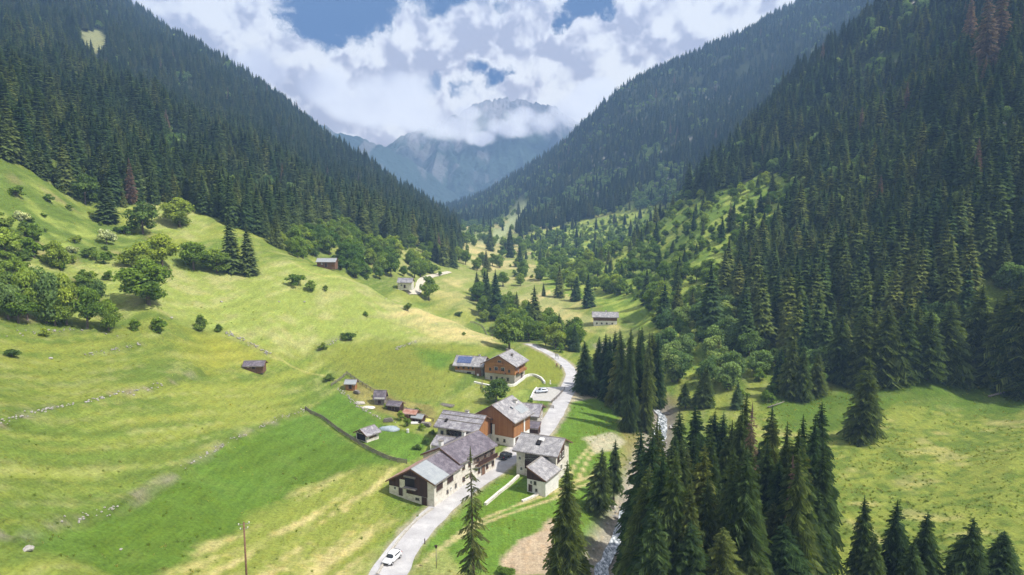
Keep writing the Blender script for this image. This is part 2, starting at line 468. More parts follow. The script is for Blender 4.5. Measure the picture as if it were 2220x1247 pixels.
paint(poly((870,1006),(860,1060),(900,1100),(930,1125),(890,1150),(850,1190),(815,1247),(330,1247),(560,1120),(700,1045),(800,1010)), straw, 3, 5, .9)
paint(poly((860,1070),(935,1105),(920,1140),(880,1150),(840,1110),(835,1070)), lush * 1.15, 2, 3, .75)
paint(poly((820,1180),(850,1150),(900,1140),(850,1190),(815,1247),(760,1247)), lush * 1.2, 2, 3, .5)
paint(poly((672,888),(700,868),(735,850),(790,890),(830,920),(930,950),(925,985),(880,1004),(790,965),(720,925)), C['g'][None] * (0.85 + .4 * n2[:, None]), .5, 1)
paint(poly((735,835),(760,820),(860,865),(940,880),(960,930),(880,915),(800,885)), (C['o'] * .6 + C['b'] * .4)[None] * (0.6 + .9 * n2[:, None]), 1, 2)
paint(poly((1150,745),(1200,775),(1222,800),(1220,835),(1130,812),(1140,770)), C['o'] * np.array([1, 1.1, 1]), 1, 2)
paint(poly((1060,870),(1140,840),(1215,870),(1190,925),(1120,940),(1100,900)), rough * 1.1, 1, 2)
paint(poly((1250,858),(1290,855),(1345,900),(1345,960),(1290,1010),(1230,1050),(1215,1010),(1225,960),(1200,930)) , lushr * 1.1, 1, 2)
paint(poly((940,1247),(915,1190),(960,1140),(1080,1040),(1120,1030),(1220,1090),(1290,1030),(1340,960),(1345,1100),(1270,1180),(1260,1247)), lushr * 1.15, 1, 2)
paint(poly((1640,870),(1750,850),(1900,835),(2050,810),(2210,840)) + [(330, 250), (330, 60)] + poly((2210,1247),(1500,1247),(1600,1000)), wild, 3, 4)
paint(poly((1640,860),(1750,850),(1900,835),(2050,810),(2210,840)) + [(250, 200)] + poly((2210,900),(1950,875),(1800,940),(1690,930)), C['g'][None] * .75 * (0.8 + .5 * n2[:, None]), 3, 6, .85)  # darker green along the forest edge, its shade put into the colour
paint(poly((1345,880),(1420,840),(1480,870),(1440,960),(1400,1247),(1330,1247),(1345,1000)), C['b'] * .8, 2, 3, .6)
# far valley floor: pale hay meadows, sheds of gravel and scrub
farm = sstep(gy, 340, 420) * (1 - sstep(gz, 20, 60))
fcol = lite * .9 + (tan - lite * .9) * sstep(fbm(gx / 30, gy / 40, 15, 3), .40, .62)[:, None]
colr += (fcol - colr) * farm[:, None]
paint(poly((880,690),(990,700),(1075,735),(1060,750),(930,735)), tan, 3, 5, .6)
paint(poly((1150,655),(1220,665),(1290,690),(1390,705),(1370,725),(1270,720),(1180,700)), tan, 2, 4, .8)
paint(poly((1250,700),(1390,705),(1450,760),(1440,840),(1380,820),(1330,750)), rough, 3, 5, .8)
# slopes: forest litter and green scrub, rock here and there
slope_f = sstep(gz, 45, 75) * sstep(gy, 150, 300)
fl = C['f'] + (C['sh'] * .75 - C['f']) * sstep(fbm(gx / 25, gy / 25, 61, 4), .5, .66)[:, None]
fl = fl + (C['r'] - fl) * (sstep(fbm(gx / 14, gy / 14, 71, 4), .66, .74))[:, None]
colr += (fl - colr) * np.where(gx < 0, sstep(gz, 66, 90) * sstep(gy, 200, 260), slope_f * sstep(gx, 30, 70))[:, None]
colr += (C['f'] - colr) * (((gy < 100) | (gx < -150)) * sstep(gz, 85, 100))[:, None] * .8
WEDGE = [(1060,560),(1100,525),(1230,490),(1330,470),(1440,450),(1540,420),(1600,400),(1650,380),(1710,370),(1700,440),(1640,520),(1590,590),(1550,650),(1580,700),(1640,760),(1560,860),(1440,840),(1400,720),(1340,680),(1250,650),(1180,620)]
_px, _py, _fw = project(gx, gy, gz)
wm = inside(_px + (n1 - .5) * 40, _py + (n2 - .5) * 40, WEDGE) & (gx > 20) & (gy > 225)
wcol = np.array((.15, .23, .035)) + (np.array((.30, .36, .07)) - np.array((.15, .23, .035))) * sstep(n1 * .5 + n2 * .5, .42, .6)[:, None]
colr[wm] = wcol[wm]
clr = inside(_px + (n2 - .5) * 14, _py + (n2 - .5) * 14, [(175,62),(215,66),(232,90),(222,112),(190,118),(178,90)]) & (gx < -100) & (gy > 400)
colr[clr] = np.array((.20, .21, .10))
slide = inside(_px + (n2 - .5) * 14, _py + (n2 - .5) * 14, [(1095,485),(1128,425),(1142,445),(1120,490),(1070,530),(1040,525)]) & (gy > 500)
colr[slide] = np.array((.32, .36, .17))
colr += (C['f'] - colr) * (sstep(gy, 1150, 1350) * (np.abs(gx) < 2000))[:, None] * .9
# gravel shoulder of the road, worn yard, beaten paths
dr = dist_line(gx, gy, road_ln) + (n2 - .5) * 1.6
colr += (np.array((.34, .30, .22)) - colr) * (1 - sstep(dr, 2.6, 3.7))[:, None] * .85
yard = poly((1046,1040),(1085,985),(1115,955),(1150,955),(1125,1000),(1085,1030))
paint(yard, np.array((.55, .52, .47)), .5, .8)
TRK = [[(905,1228),(960,1188),(1030,1145),(1100,1115),(1190,1085),(1250,1058),(1330,1030)], [(925,1218),(975,1172),(1040,1130),(1110,1100),(1190,1070),(1255,1042),(1330,1016)],
       [(1253,1042),(1268,1010),(1285,980),(1310,962),(1340,958)], [(1235,1030),(1252,1000),(1280,970),(1310,950)]]
trk_ln = [spline(hits(t_), .8) for t_ in TRK]
for i, l_ in enumerate(trk_ln):
    d_ = dist_line(gx, gy, l_) + (n2 - .5) * .5
    colr += (np.array((.50, .41, .22)) - colr) * (1 - sstep(d_, .22, .55))[:, None] * .7
paint(poly((1100,1200),(1130,1176),(1170,1158),(1205,1125),(1225,1160),(1230,1247),(1120,1247),(1085,1218)), np.array((.40, .315, .215))[None] * (.85 + .3 * n2[:, None]), .5, 2)
paint(poly((1010,1250),(960,1180),(915,1205),(935,1250)), tan, .5, 1, .5)
paint(poly((1262,950),(1330,935),(1355,958),(1330,975),(1290,985)), np.array((.45, .40, .30)), .6, 2, .7)
paint(poly((1225,845),(1275,850),(1300,862),(1240,872)), np.array((.42, .36, .27)), .6, 1.5, .8)
# footpaths across the meadows
for pth in ([(500,720),(540,742),(590,772),(680,810),(740,830)], [(620,560),(720,600),(860,652),(960,700),(1070,735)]):
    d_ = dist_line(gx, gy, spline(hits(pth), 2)) + (n2 - .5) * 1.0
    colr += (C['s'] - colr) * (1 - sstep(d_, .2, .8))[:, None] * .35
band = np.sin((sv + (fbm(gx / 25, gy / 25, 611, 3) - .5) * 5) * 2 * np.pi / 4.6)
colr *= (1 + .085 * band * (gx < -12) * (gy < 300) * sstep(fbm(gx / 40, gy / 40, 621, 2), .35, .6))[:, None]
colr *= (0.90 + 0.22 * fbm(gx / 1.4, gy / 1.4, 201, 3))[:, None]

# banks between the terraces: a real step in the ground
BANKS = [([(0,1192),(60,1165),(130,1135),(250,1103),(360,1042),(480,968),(560,930),(660,888)], .9), ([(0,918),(120,885),(250,855),(350,835),(440,808)], 1.0),
         ([(180,770),(250,758),(310,746)], .6), ([(490,720),(540,745),(585,768)], .5), ([(860,755),(905,740)], .5), ([(690,750),(760,727)], .4), ([(740,700),(850,700),(1060,745)], .3)]
bank_ln = [(spline(hits(p_), .8), s_) for p_, s_ in BANKS]
for l_, s_ in bank_ln:
    d_ = dist_line(gx, gy, l_)
    a = l_[0]; b = l_[-1]
    side = np.sign((b[0] - a[0]) * (gy - a[1]) - (b[1] - a[1]) * (gx - a[0])) # + on the left (uphill) side
    k = np.exp(-(d_ / 3.0) ** 2)
    step_ = np.where(side > 0, 1, -1) * (1 - np.exp(-(d_ / 0.5) ** 2)) * k * s_ * .55
    GZ += step_.reshape(GZ.shape)
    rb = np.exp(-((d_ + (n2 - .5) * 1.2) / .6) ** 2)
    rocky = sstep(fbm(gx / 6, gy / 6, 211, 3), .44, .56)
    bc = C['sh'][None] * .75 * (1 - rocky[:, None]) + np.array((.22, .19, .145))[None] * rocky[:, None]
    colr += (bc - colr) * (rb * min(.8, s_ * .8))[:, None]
# the road bed and the stream bed
STREAM = [(1302,1300),(1308,1247),(1316,1200),(1335,1160),(1352,1125),(1385,1060),(1410,1000),(1428,950),(1436,900),(1420,880),(1392,845),(1350,790),(1310,748)]
stream_w = [Vector((17.5, 88, 0))] + hits(STREAM[1:])
stream_ln = spline(stream_w, 1.0)
ds = dist_line(gx, gy, stream_ln)
GZ -= (1.3 * np.exp(-(ds / 3.4) ** 4)).reshape(GZ.shape)
colr += (np.array((.30, .27, .23)) * (.6 + .8 * n2[:, None]) - colr) * (np.exp(-(ds / 4.6) ** 4))[:, None] * .9
drr = dist_line(gx, gy, road_ln)
flat = (1 - sstep(drr, 2.6, 5.0)).reshape(GZ.shape)
GZ += (H_base(GX, GY) - GZ) * flat

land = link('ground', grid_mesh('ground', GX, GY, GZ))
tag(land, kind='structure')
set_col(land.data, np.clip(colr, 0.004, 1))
m, t, b = mat('meadow')
at = t.add('ShaderNodeAttribute', attribute_name='tint').outputs['Color']
pos = t.add('ShaderNodeNewGeometry').outputs['Position']
f1 = t.noise(pos, 1.9, 6, 0.7)
mp = t.add('ShaderNodeMapping'); t.l.new(pos, mp.inputs[0]); mp.inputs['Rotation'].default_value = (0, 0, R(20)); mp.inputs['Scale'].default_value = (1.3, .16, 1)
f2 = t.noise(mp.outputs[0], 1.0, 5, 0.6)
v = t.math('ADD', t.math('MULTIPLY', t.math('SUBTRACT', f1, .5), 1.7), t.math('ADD', t.math('MULTIPLY', t.math('SUBTRACT', f2, .5), .8), 1.0))
c = t.vmath('SCALE', at, v)
f3 = t.noise(pos, .55, 5, .6)
c = t.mix(t.smooth(f3, .45, .75, 0, .35), c, t.mix(1.0, c, (1.35, 1.05, .75), 'MULTIPLY'))
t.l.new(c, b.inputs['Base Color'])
b.inputs['Roughness'].default_value = 1.0
b.inputs['Specular IOR Level'].default_value = 0.08
bump(t, b, f1, .6, .55)
land.data.materials.append(m)

# ------------------------------------------------------------------ strips laid on the ground
def strip(name, ln, halfw, dz, material, seed=1, rag=.25, n=7, kind='structure', zfun=None):
    tg = np.gradient(ln, axis=0); tg /= np.linalg.norm(tg, axis=1)[:, None] + 1e-9
    nm = np.stack([-tg[:, 1], tg[:, 0]], 1)
    s_ = np.arange(len(ln))
    hw = halfw if hasattr(halfw, '__len__') else np.full(len(ln), halfw)
    wl = hw * (1 + rag * (vnoise(s_ / 3.0, s_ * 0, seed) - .5)); wr = hw * (1 + rag * (vnoise(s_ / 3.0, s_ * 0 + 5, seed) - .5))
    k = np.linspace(-1, 1, n)
    off = np.where(k[None] < 0, k[None] * wr[:, None], k[None] * wl[:, None])
    X = ln[:, 0][:, None] + nm[:, 0][:, None] * off; Y = ln[:, 1][:, None] + nm[:, 1][:, None] * off
    Z = (Hg(X, Y) if zfun is None else zfun(X, Y)) + dz
    o = link(name, grid_mesh(name, X, Y, Z), material)
    tag(o, kind=kind)
    return o
m_road, t, b = mat('pale_asphalt')
pos = t.add('ShaderNodeNewGeometry').outputs['Position']
a1 = t.noise(pos, .35, 5, .6); a2 = t.noise(pos, 6, 4, .7)
c = t.ramp(t.math('ADD', t.math('MULTIPLY', a1, .75), t.math('MULTIPLY', a2, .25)), [(.3, (.33, .32, .325)), (.5, (.42, .41, .415)), (.62, (.50, .49, .485))])
t.l.new(c, b.inputs['Base Color']); bump(t, b, a2, .3, .03)
tw = np.linspace(0, 1, len(road_ln))
hw = np.interp(road_ln[:, 1], [80, 105, 120, 150, 165, 215, 235, 300], [3.3, 3.1, 2.6, 2.5, 2.3, 2.5, 2.2, 1.8])
strip('road', road_ln, hw, .05, m_road, 3, .12)
m_path, t, b = mat('gravel_path')
pos = t.add('ShaderNodeNewGeometry').outputs['Position']
a2 = t.noise(pos, 3, 4, .7)
t.l.new(t.ramp(a2, [(.3, (.40, .36, .28)), (.7, (.62, .57, .47))]), b.inputs['Base Color']); bump(t, b, a2, .3, .05)
# far track climbing past the hut and round the wood
for k, pl in enumerate(([(880,634),(905,632),(912,612),(935,600),(975,590)], [(928,545),(934,528),(942,515)])):
    strip('path', spline(hits(pl), 2.0), 1.7, .35, m_path, 4 + k, .2)
m_lot, t, b = mat('parking_gravel')
pos = t.add('ShaderNodeNewGeometry').outputs['Position']
a2 = t.noise(pos, 1.2, 5, .7)
t.l.new(t.ramp(a2, [(.3, (.36, .345, .32)), (.7, (.48, .465, .44))]), b.inputs['Base Color'])
def sheet(name, pts, dz, material, n=26):
    pl = [(h_.x, h_.y) for h_ in hits(pts)]
    a, b_, c_, d_ = [np.array(p) for p in pl]
    u = np.linspace(0, 1, n)[:, None, None]; v_ = np.linspace(0, 1, n)[None, :, None]
    Pq = (a * (1 - u) + b_ * u) * (1 - v_) + (d_ * (1 - u) + c_ * u) * v_
    o = link(name, grid_mesh(name, Pq[..., 0], Pq[..., 1], Hg(Pq[..., 0], Pq[..., 1]) + dz), material)
    tag(o, kind='structure'); return o
sheet('parking_area', [(1148,868),(1162,841),(1222,839),(1196,871)], .12, m_lot)
m_water, t, b = mat('stream_water')
pos = t.add('ShaderNodeNewGeometry').outputs['Position']
mp = t.add('ShaderNodeMapping'); t.l.new(pos, mp.inputs[0]); mp.inputs['Scale'].default_value = (1.0, .45, 1)
a2 = t.noise(mp.outputs[0], 1.6, 6, .65, .6)
t.l.new(t.ramp(a2, [(.36, (.10, .12, .13)), (.5, (.30, .33, .35)), (.6, (.72, .74, .76))]), b.inputs['Base Color'])
t.l.new(t.ramp(a2, [(.4, (.12,) * 3), (.6, (.6,) * 3)]), b.inputs['Roughness']); bump(t, b, a2, .5, .2)
hs = 1.35 + .4 * np.sin(np.arange(len(stream_ln)) / 7.0)
strip('stream', stream_ln, hs, .35, m_water, 9, .5, 9)
# ------------------------------------------------------------------ foliage
def foliage_mat(name, c_lo, c_hi, trans=.25, sat=.12):
    m = bpy.data.materials.new(name); m.use_nodes = True
    t = NT(m.node_tree)
    for nd in list(t.n): t.n.remove(nd)
    oi = t.add('ShaderNodeObjectInfo').outputs['Random']
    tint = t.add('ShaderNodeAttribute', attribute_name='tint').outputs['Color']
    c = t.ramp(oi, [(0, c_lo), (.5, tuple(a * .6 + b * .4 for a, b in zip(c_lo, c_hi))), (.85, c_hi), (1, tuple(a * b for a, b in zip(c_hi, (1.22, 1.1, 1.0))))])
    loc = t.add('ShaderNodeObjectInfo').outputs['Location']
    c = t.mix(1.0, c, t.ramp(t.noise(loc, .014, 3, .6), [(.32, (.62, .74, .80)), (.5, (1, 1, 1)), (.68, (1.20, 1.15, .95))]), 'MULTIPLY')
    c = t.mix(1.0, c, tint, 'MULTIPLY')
    d = t.add('ShaderNodeBsdfDiffuse'); t.l.new(c, d.inputs[0])
    tr = t.add('ShaderNodeBsdfTranslucent'); t.l.new(t.mix(1.0, c, (1.2, 1.25, .6), 'MULTIPLY'), tr.inputs[0])
    mx = t.add('ShaderNodeMixShader'); mx.inputs[0].default_value = trans
    t.l.new(d.outputs[0], mx.inputs[1]); t.l.new(tr.outputs[0], mx.inputs[2])
    o = t.add('ShaderNodeOutputMaterial'); t.l.new(mx.outputs[0], o.inputs[0])
    return m
M_SPR = foliage_mat('spruce_needles', (.044, .084, .042), (.106, .142, .056), .28)
M_LAR = foliage_mat('larch_needles', (.11, .13, .055), (.15, .17, .07), .3)
M_DEAD = foliage_mat('dry_twigs', (.16, .11, .105), (.20, .15, .14), .15)
M_BRD = foliage_mat('broad_leaves', (.13, .21, .042), (.24, .32, .070), .42)
M_ALD = foliage_mat('alder_leaves', (.13, .21, .075), (.21, .29, .11), .4)
M_DRK = foliage_mat('dark_leaves', (.10, .16, .045), (.16, .23, .06), .35)
M_WHT = foliage_mat('blossom', (.42, .46, .26), (.55, .58, .36), .3)
M_BARK, t, b = mat('bark')
pos = t.add('ShaderNodeTexCoord').outputs['Object']
t.l.new(t.ramp(t.noise(pos, 30, 3, .6), [(.3, (.07, .05, .04)), (.7, (.20, .16, .13))]), b.inputs['Base Color'])

class MB:
    def __init__(s): s.v = []; s.f = []; s.c = []; s.n = 0
    def tri(s, P, col):
        """P: (k, 3 or 4, 3) faces, col: (k, 3)"""
        P = np.asarray(P, float); k, m = P.shape[:2]
        s.v.append(P.reshape(-1, 3)); s.f.append((np.arange(k * m).reshape(k, m) + s.n))
        s.c.append(np.repeat(np.asarray(col, float), m, axis=0)); s.n += k * m
    def mesh(s, name, mats_):
        me = bpy.data.meshes.new(name)
        V = np.concatenate(s.v); me.vertices.add(len(V)); me.vertices.foreach_set('co', V.astype(np.float32).ravel())
        idx = np.concatenate([f.ravel() for f in s.f]).astype(np.int32)
        ln = np.concatenate([np.full(len(f), f.shape[1]) for f in s.f]); st = np.concatenate([[0], np.cumsum(ln)[:-1]]).astype(np.int32)
        me.loops.add(len(idx)); me.loops.foreach_set('vertex_index', idx)
        me.polygons.add(len(ln)); me.polygons.foreach_set('loop_start', st)
        me.update(calc_edges=True)
        set_col(me, np.concatenate(s.c))
        me.materials.append(mats_)
        return me
def cone_faces(r0, r1, z0, z1, n=7, wob=0.0, rs=None):
    a = np.linspace(0, 2 * np.pi, n + 1)
    ra = np.ones(n + 1) if rs is None else 1 + wob * (rs.rand(n + 1) - .5)
    ra[-1] = ra[0]
    lo = np.stack([np.cos(a) * r0 * ra, np.sin(a) * r0 * ra, np.full(n + 1, z0)], 1)
    hi = np.stack([np.cos(a) * r1 * ra, np.sin(a) * r1 * ra, np.full(n + 1, z1)], 1)
    return np.stack([lo[:-1], lo[1:], hi[1:], hi[:-1]], 1)
def spruce_mesh(name, seed, whorls, nb, det, rad=.155, base=.06, material=None, thin=1.0, core=True, ragged=.3):
    """unit-height spruce crown: whorls of drooping sprays round the stem"""
    rs = np.random.RandomState(seed); m = MB()
    if core:
        prev = None
        zs = np.linspace(base + .02, .93, 9)
        for i in range(8):
            r0 = rad * .50 * (1 - zs[i]) ** .85; r1 = rad * .50 * (1 - zs[i + 1]) ** .85
            fc = cone_faces(r0 * 1.15, r1 * .9, zs[i], zs[i + 1], 7, .5, rs)
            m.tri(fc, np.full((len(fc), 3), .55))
    lean = rs.rand(whorls * nb)
    ph = rs.rand() * 6
    sideA = rs.rand() * 6.28; sideB = rs.rand() * .2
    for w_ in range(whorls):
        zf = w_ / (whorls - 1)
        z = base + (1 - base - .015) * zf ** .92
        for k in range(nb if zf < .85 else max(4, nb - 3)):
            if rs.rand() > thin: continue
            a = ph + w_ * 2.4 + (k + (rs.rand() - .5) * .7) * 2 * np.pi / nb
            zz = z + (rs.rand() - .5) * .6 / whorls
            L = rad * ((1 - zz) ** .74 * .98 + .02) * (1 - ragged * .5 + ragged * rs.rand() * 1.1) * (1 + sideB * math.cos(a - sideA)) * min(1, .72 + (zz - base) * 2.2)
            dr = (.16 + .28 * (1 - zf) + .2 * rs.rand()) * (1 if zf < .8 else -.3)
            d = np.array([math.cos(a), math.sin(a), 0]); sd = np.array([-math.sin(a), math.cos(a), 0]); up = np.array([0, 0, 1.])
            def pt(t_, s_=0, h_=0):
                return d * L * t_ + sd * L * s_ + up * (zz - L * dr * t_ - L * .28 * t_ * t_ + L * .16 * t_ ** 3 + L * h_)
            br = .72 + .5 * rs.rand()
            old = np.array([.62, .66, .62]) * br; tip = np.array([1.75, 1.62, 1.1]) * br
            P_ = []; cc = []
            wd = .26 + .1 * rs.rand()
            if det >= 3:
                ns = 9
                P_.append([pt(0, -.03), pt(.5, -.06, -.03), pt(1.0), pt(.5, .06, .03)]); cc.append(old)
                for s_ in (-1, 1):
                    for j in range(ns):
                        t0 = .16 + .78 * j / ns + (rs.rand() - .5) * .05
                        l = wd * (1.15 - .62 * abs(t0 - .35)) * (.55 + .8 * rs.rand())
                        t1 = t0 + l * .8; dz_ = -.06 - .16 * rs.rand()
                        P_.append([pt(t0 - .02), pt(t0 + .055, 0, .01), pt(t1 + .03, s_ * l, dz_), pt(t1 - .05, s_ * l * .8, dz_ - .05)])
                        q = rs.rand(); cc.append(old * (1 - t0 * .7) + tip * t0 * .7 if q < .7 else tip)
            elif det == 2:
                for s_ in (-1, 1):
                    for j in range(3):
                        t0 = .12 + .28 * j; l = wd * (1.25 - .6 * abs(t0 - .3)) * (.7 + .6 * rs.rand())
                        P_.append([pt(t0 - .06), pt(t0 + .18), pt(t0 + .26 + l * .5, s_ * l, -.13), pt(t0 + .04, s_ * l * .9, -.17)])
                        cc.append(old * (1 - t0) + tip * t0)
                P_.append([pt(.55, -.08), pt(.6, .08), pt(1.04, .02), pt(1.0, -.02)]); cc.append(tip)
            else:
                for s_ in (-1, 1):
                    P_.append([pt(0), pt(1.0, .05 * s_), pt(.72, s_ * wd * 1.1, -.16), pt(.25, s_ * wd * 1.15, -.14)])
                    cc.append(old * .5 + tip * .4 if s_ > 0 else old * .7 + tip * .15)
            m.tri(np.array(P_), np.array(cc))
    tp = cone_faces(.010, .001, .90, 1.0, 5); m.tri(tp, np.full((len(tp), 3), .9))
    return m.mesh(name, material or M_SPR)
def trunk_mesh(name, r=.016, top=.9, limbs=0, seed=0):
    rs = np.random.RandomState(seed); m = MB()
    zs = [-.04, .03, .3, .6, top]; rr = [r * 1.5, r, r * .8, r * .5, r * .15]
    for i in range(4):
        fc = cone_faces(rr[i], rr[i + 1], zs[i], zs[i + 1], 7); m.tri(fc, np.ones((len(fc), 3)))
    for k in range(limbs):
        a = k * 2.4 + rs.rand(); z0 = .22 + .4 * rs.rand(); L = .24 + .12 * rs.rand()
        p0 = np.array([0, 0, z0]); p1 = np.array([math.cos(a) * L, math.sin(a) * L, z0 + .22])
        for (q0, q1, r0, r1) in ((p0, (p0 + p1) / 2 + [0, 0, -.02], r * .55, r * .35), ((p0 + p1) / 2 + [0, 0, -.02], p1, r * .35, r * .12)):
            fc = cone_faces(r0, r1, 0, 1, 5)
            ax = q1 - q0
            sh = fc.copy(); sh[..., 0] += fc[..., 2] * ax[0] + q0[0]; sh[..., 1] += fc[..., 2] * ax[1] + q0[1]; sh[..., 2] = q0[2] + fc[..., 2] * ax[2]
            m.tri(sh, np.ones((len(fc), 3)))
    return m.mesh(name, M_BARK)
def broad_mesh(name, seed, leaves, size, material, wide=.42, low=.12, lobes=15):
    """unit-height crown of leaf clumps spread over several boughs"""
    rs = np.random.RandomState(seed); m = MB()
    cz = (1 + low) / 2; rz = (1 - low) / 2
    cen = []; rad_ = []
    while len(cen) < lobes:
        p = rs.uniform(-1, 1, 3)
        if np.linalg.norm(p) > 1 or np.linalg.norm(p) < .35: continue
        r = .20 + .16 * rs.rand()
        q = p * (1 - r * .8)
        if q[2] > 0: q[:2] *= 1 - .35 * q[2]
        cen.append([q[0] * wide, q[1] * wide, cz + q[2] * rz]); rad_.append(r * (wide + rz) * .62)
    cen.append([0, 0, cz]); rad_.append(wide * .55)
    cen = np.array(cen); rad_ = np.array(rad_)
    wgt = rad_ ** 2; pick = rs.choice(len(cen), leaves, p=wgt / wgt.sum())
    n = rs.normal(size=(leaves, 3)); n /= np.linalg.norm(n, axis=1)[:, None]
    n[:, 2] = np.where(n[:, 2] < -.3, -n[:, 2], n[:, 2])
    c0 = cen[pick] + n * (rad_[pick] * (.72 + .34 * rs.rand(leaves)))[:, None]
    nn = n + rs.normal(size=(leaves, 3)) * .55; nn /= np.linalg.norm(nn, axis=1)[:, None]
    u = np.cross(nn, rs.normal(size=(leaves, 3))); u /= np.linalg.norm(u, axis=1)[:, None]
    v_ = np.cross(nn, u)
    sz = size * (.6 + .9 * rs.rand(leaves))[:, None]
    P_ = np.stack([c0 - u * sz, c0 - v_ * sz * .7, c0 + u * sz, c0 + v_ * sz * .7], 1)
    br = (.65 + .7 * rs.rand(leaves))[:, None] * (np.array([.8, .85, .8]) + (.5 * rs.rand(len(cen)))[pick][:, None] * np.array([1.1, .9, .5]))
    m.tri(P_, br)
    for c_, r_ in zip(cen, rad_):           # dense inner twigs
        k = 10; a = rs.normal(size=(k, 3, 3)); a /= np.linalg.norm(a, axis=2)[..., None]
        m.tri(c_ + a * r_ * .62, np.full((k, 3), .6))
    me = m.mesh(name, material)
    return me

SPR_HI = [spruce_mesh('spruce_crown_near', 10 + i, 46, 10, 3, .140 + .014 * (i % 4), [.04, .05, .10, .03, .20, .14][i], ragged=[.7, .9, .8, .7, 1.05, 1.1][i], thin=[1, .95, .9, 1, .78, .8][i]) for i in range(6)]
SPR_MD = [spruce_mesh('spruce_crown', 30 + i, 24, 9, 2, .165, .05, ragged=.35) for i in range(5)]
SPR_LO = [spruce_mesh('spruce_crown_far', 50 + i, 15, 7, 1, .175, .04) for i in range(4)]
LARCH = spruce_mesh('larch_crown', 70, 40, 7, 3, .110, .14, M_LAR, thin=.42, core=False, ragged=1.0)
DEADM = [spruce_mesh('dead_crown', 80 + i, 34, 9, 3, .115, .10, M_DEAD, thin=.8, core=False, ragged=.5) for i in range(2)]
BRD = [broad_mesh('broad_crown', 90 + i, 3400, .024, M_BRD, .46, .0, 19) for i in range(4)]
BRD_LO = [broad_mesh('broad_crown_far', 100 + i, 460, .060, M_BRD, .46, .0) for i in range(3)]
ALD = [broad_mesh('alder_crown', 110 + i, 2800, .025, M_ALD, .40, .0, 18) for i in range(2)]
ALD_LO = [broad_mesh('alder_crown_far', 114 + i, 440, .056, M_ALD, .40, .0) for i in range(2)]
DRK = [broad_mesh('dark_crown', 118 + i, 2200, .028, M_DRK, .45, .02) for i in range(2)]
BSH = [broad_mesh('bush_crown', 120 + i, 1100, .045, M_BRD, .52, -.15, 9) for i in range(3)]
BSH_D = [broad_mesh('bush_crown_dark', 126 + i, 1100, .045, M_DRK, .52, -.15, 9) for i in range(2)]
WHT = [broad_mesh('blossom_crown', 130 + i, 1100, .045, M_WHT, .5, -.1, 10) for i in range(2)]
TRK_S = trunk_mesh('spruce_trunk'); TRK_B = trunk_mesh('broad_trunk', .028, .62, 6, 3); TRK_L = trunk_mesh('larch_trunk', .013, .96)
WID = {'spruce': .33, 'larch': .25, 'dead': .23, 'broad': .92, 'alder': .80, 'dark': .9, 'bush': 1.04, 'bushd': 1.04, 'white': 1.0}
KINDS = {'spruce': (SPR_HI, TRK_S, 'spruce_tree', 'spruce'), 'sprm': (SPR_MD, TRK_S, 'spruce_tree', 'spruce'), 'larch': ([LARCH], TRK_L, 'larch_tree', 'larch'),
         'dead': (DEADM, TRK_L, 'dead_spruce', 'dead tree'), 'broad': (BRD, TRK_B, 'broadleaf_tree', 'tree'), 'alder': (ALD, TRK_B, 'alder_tree', 'tree'),
         'dark': (DRK, TRK_B, 'broadleaf_tree', 'tree'), 'bush': (BSH, TRK_B, 'bush', 'bush'), 'bushd': (BSH_D, TRK_B, 'bush', 'bush'), 'white': (WHT, TRK_B, 'flowering_bush', 'bush')}
used = []           # occupied spots (x, y, radius)
def plant_at(kind, x, y, h, wid=None, label=None, group=None, sink=.0):
    crowns, trunk, nm, cat = KINDS[kind]
    z = float(Hg(x, y)) - .1 - sink
    root = empty(nm, (x, y, z), random.uniform(0, 6.28), label, cat, group)
    kw = 'spruce' if kind == 'sprm' else kind
    sx = h if wid is None else wid / WID[kw]
    root.scale = (sx, sx, h)
    root.rotation_euler.x = random.gauss(0, .022); root.rotation_euler.y = random.gauss(0, .022)
    tag(root, label, cat, group)
    me = random.choice(crowns)
    c_ = bpy.data.objects.new('crown', me); COL.objects.link(c_); c_.parent = root
    t_ = bpy.data.objects.new('trunk', trunk); COL.objects.link(t_); t_.parent = root
    used.append((x, y, max(1.2, sx * WID[kw] * .36)))
    return root
def plant(kind, px, py, hpx, wpx=None, label=None, group=None, dY=0):
    p = hit(px, py)
    if p is None: return
    k = p.y / F_PX
    return plant_at(kind, p.x, p.y, hpx * k * 1.01, None if wpx is None else wpx * k, label, group)
def plant_fg(kind, px, Y, top, wid=None, label=None, group=None):
    """near tree whose foot is below the frame: standing at distance Y, top seen at image height top"""
    x = ray(px, 1100)[0] * Y
    zt = CAM_Z + ray(px, top)[1] * Y
    z = float(Hg(x, Y))
    return plant_at(kind, x, Y, zt - z, wid, label, group)

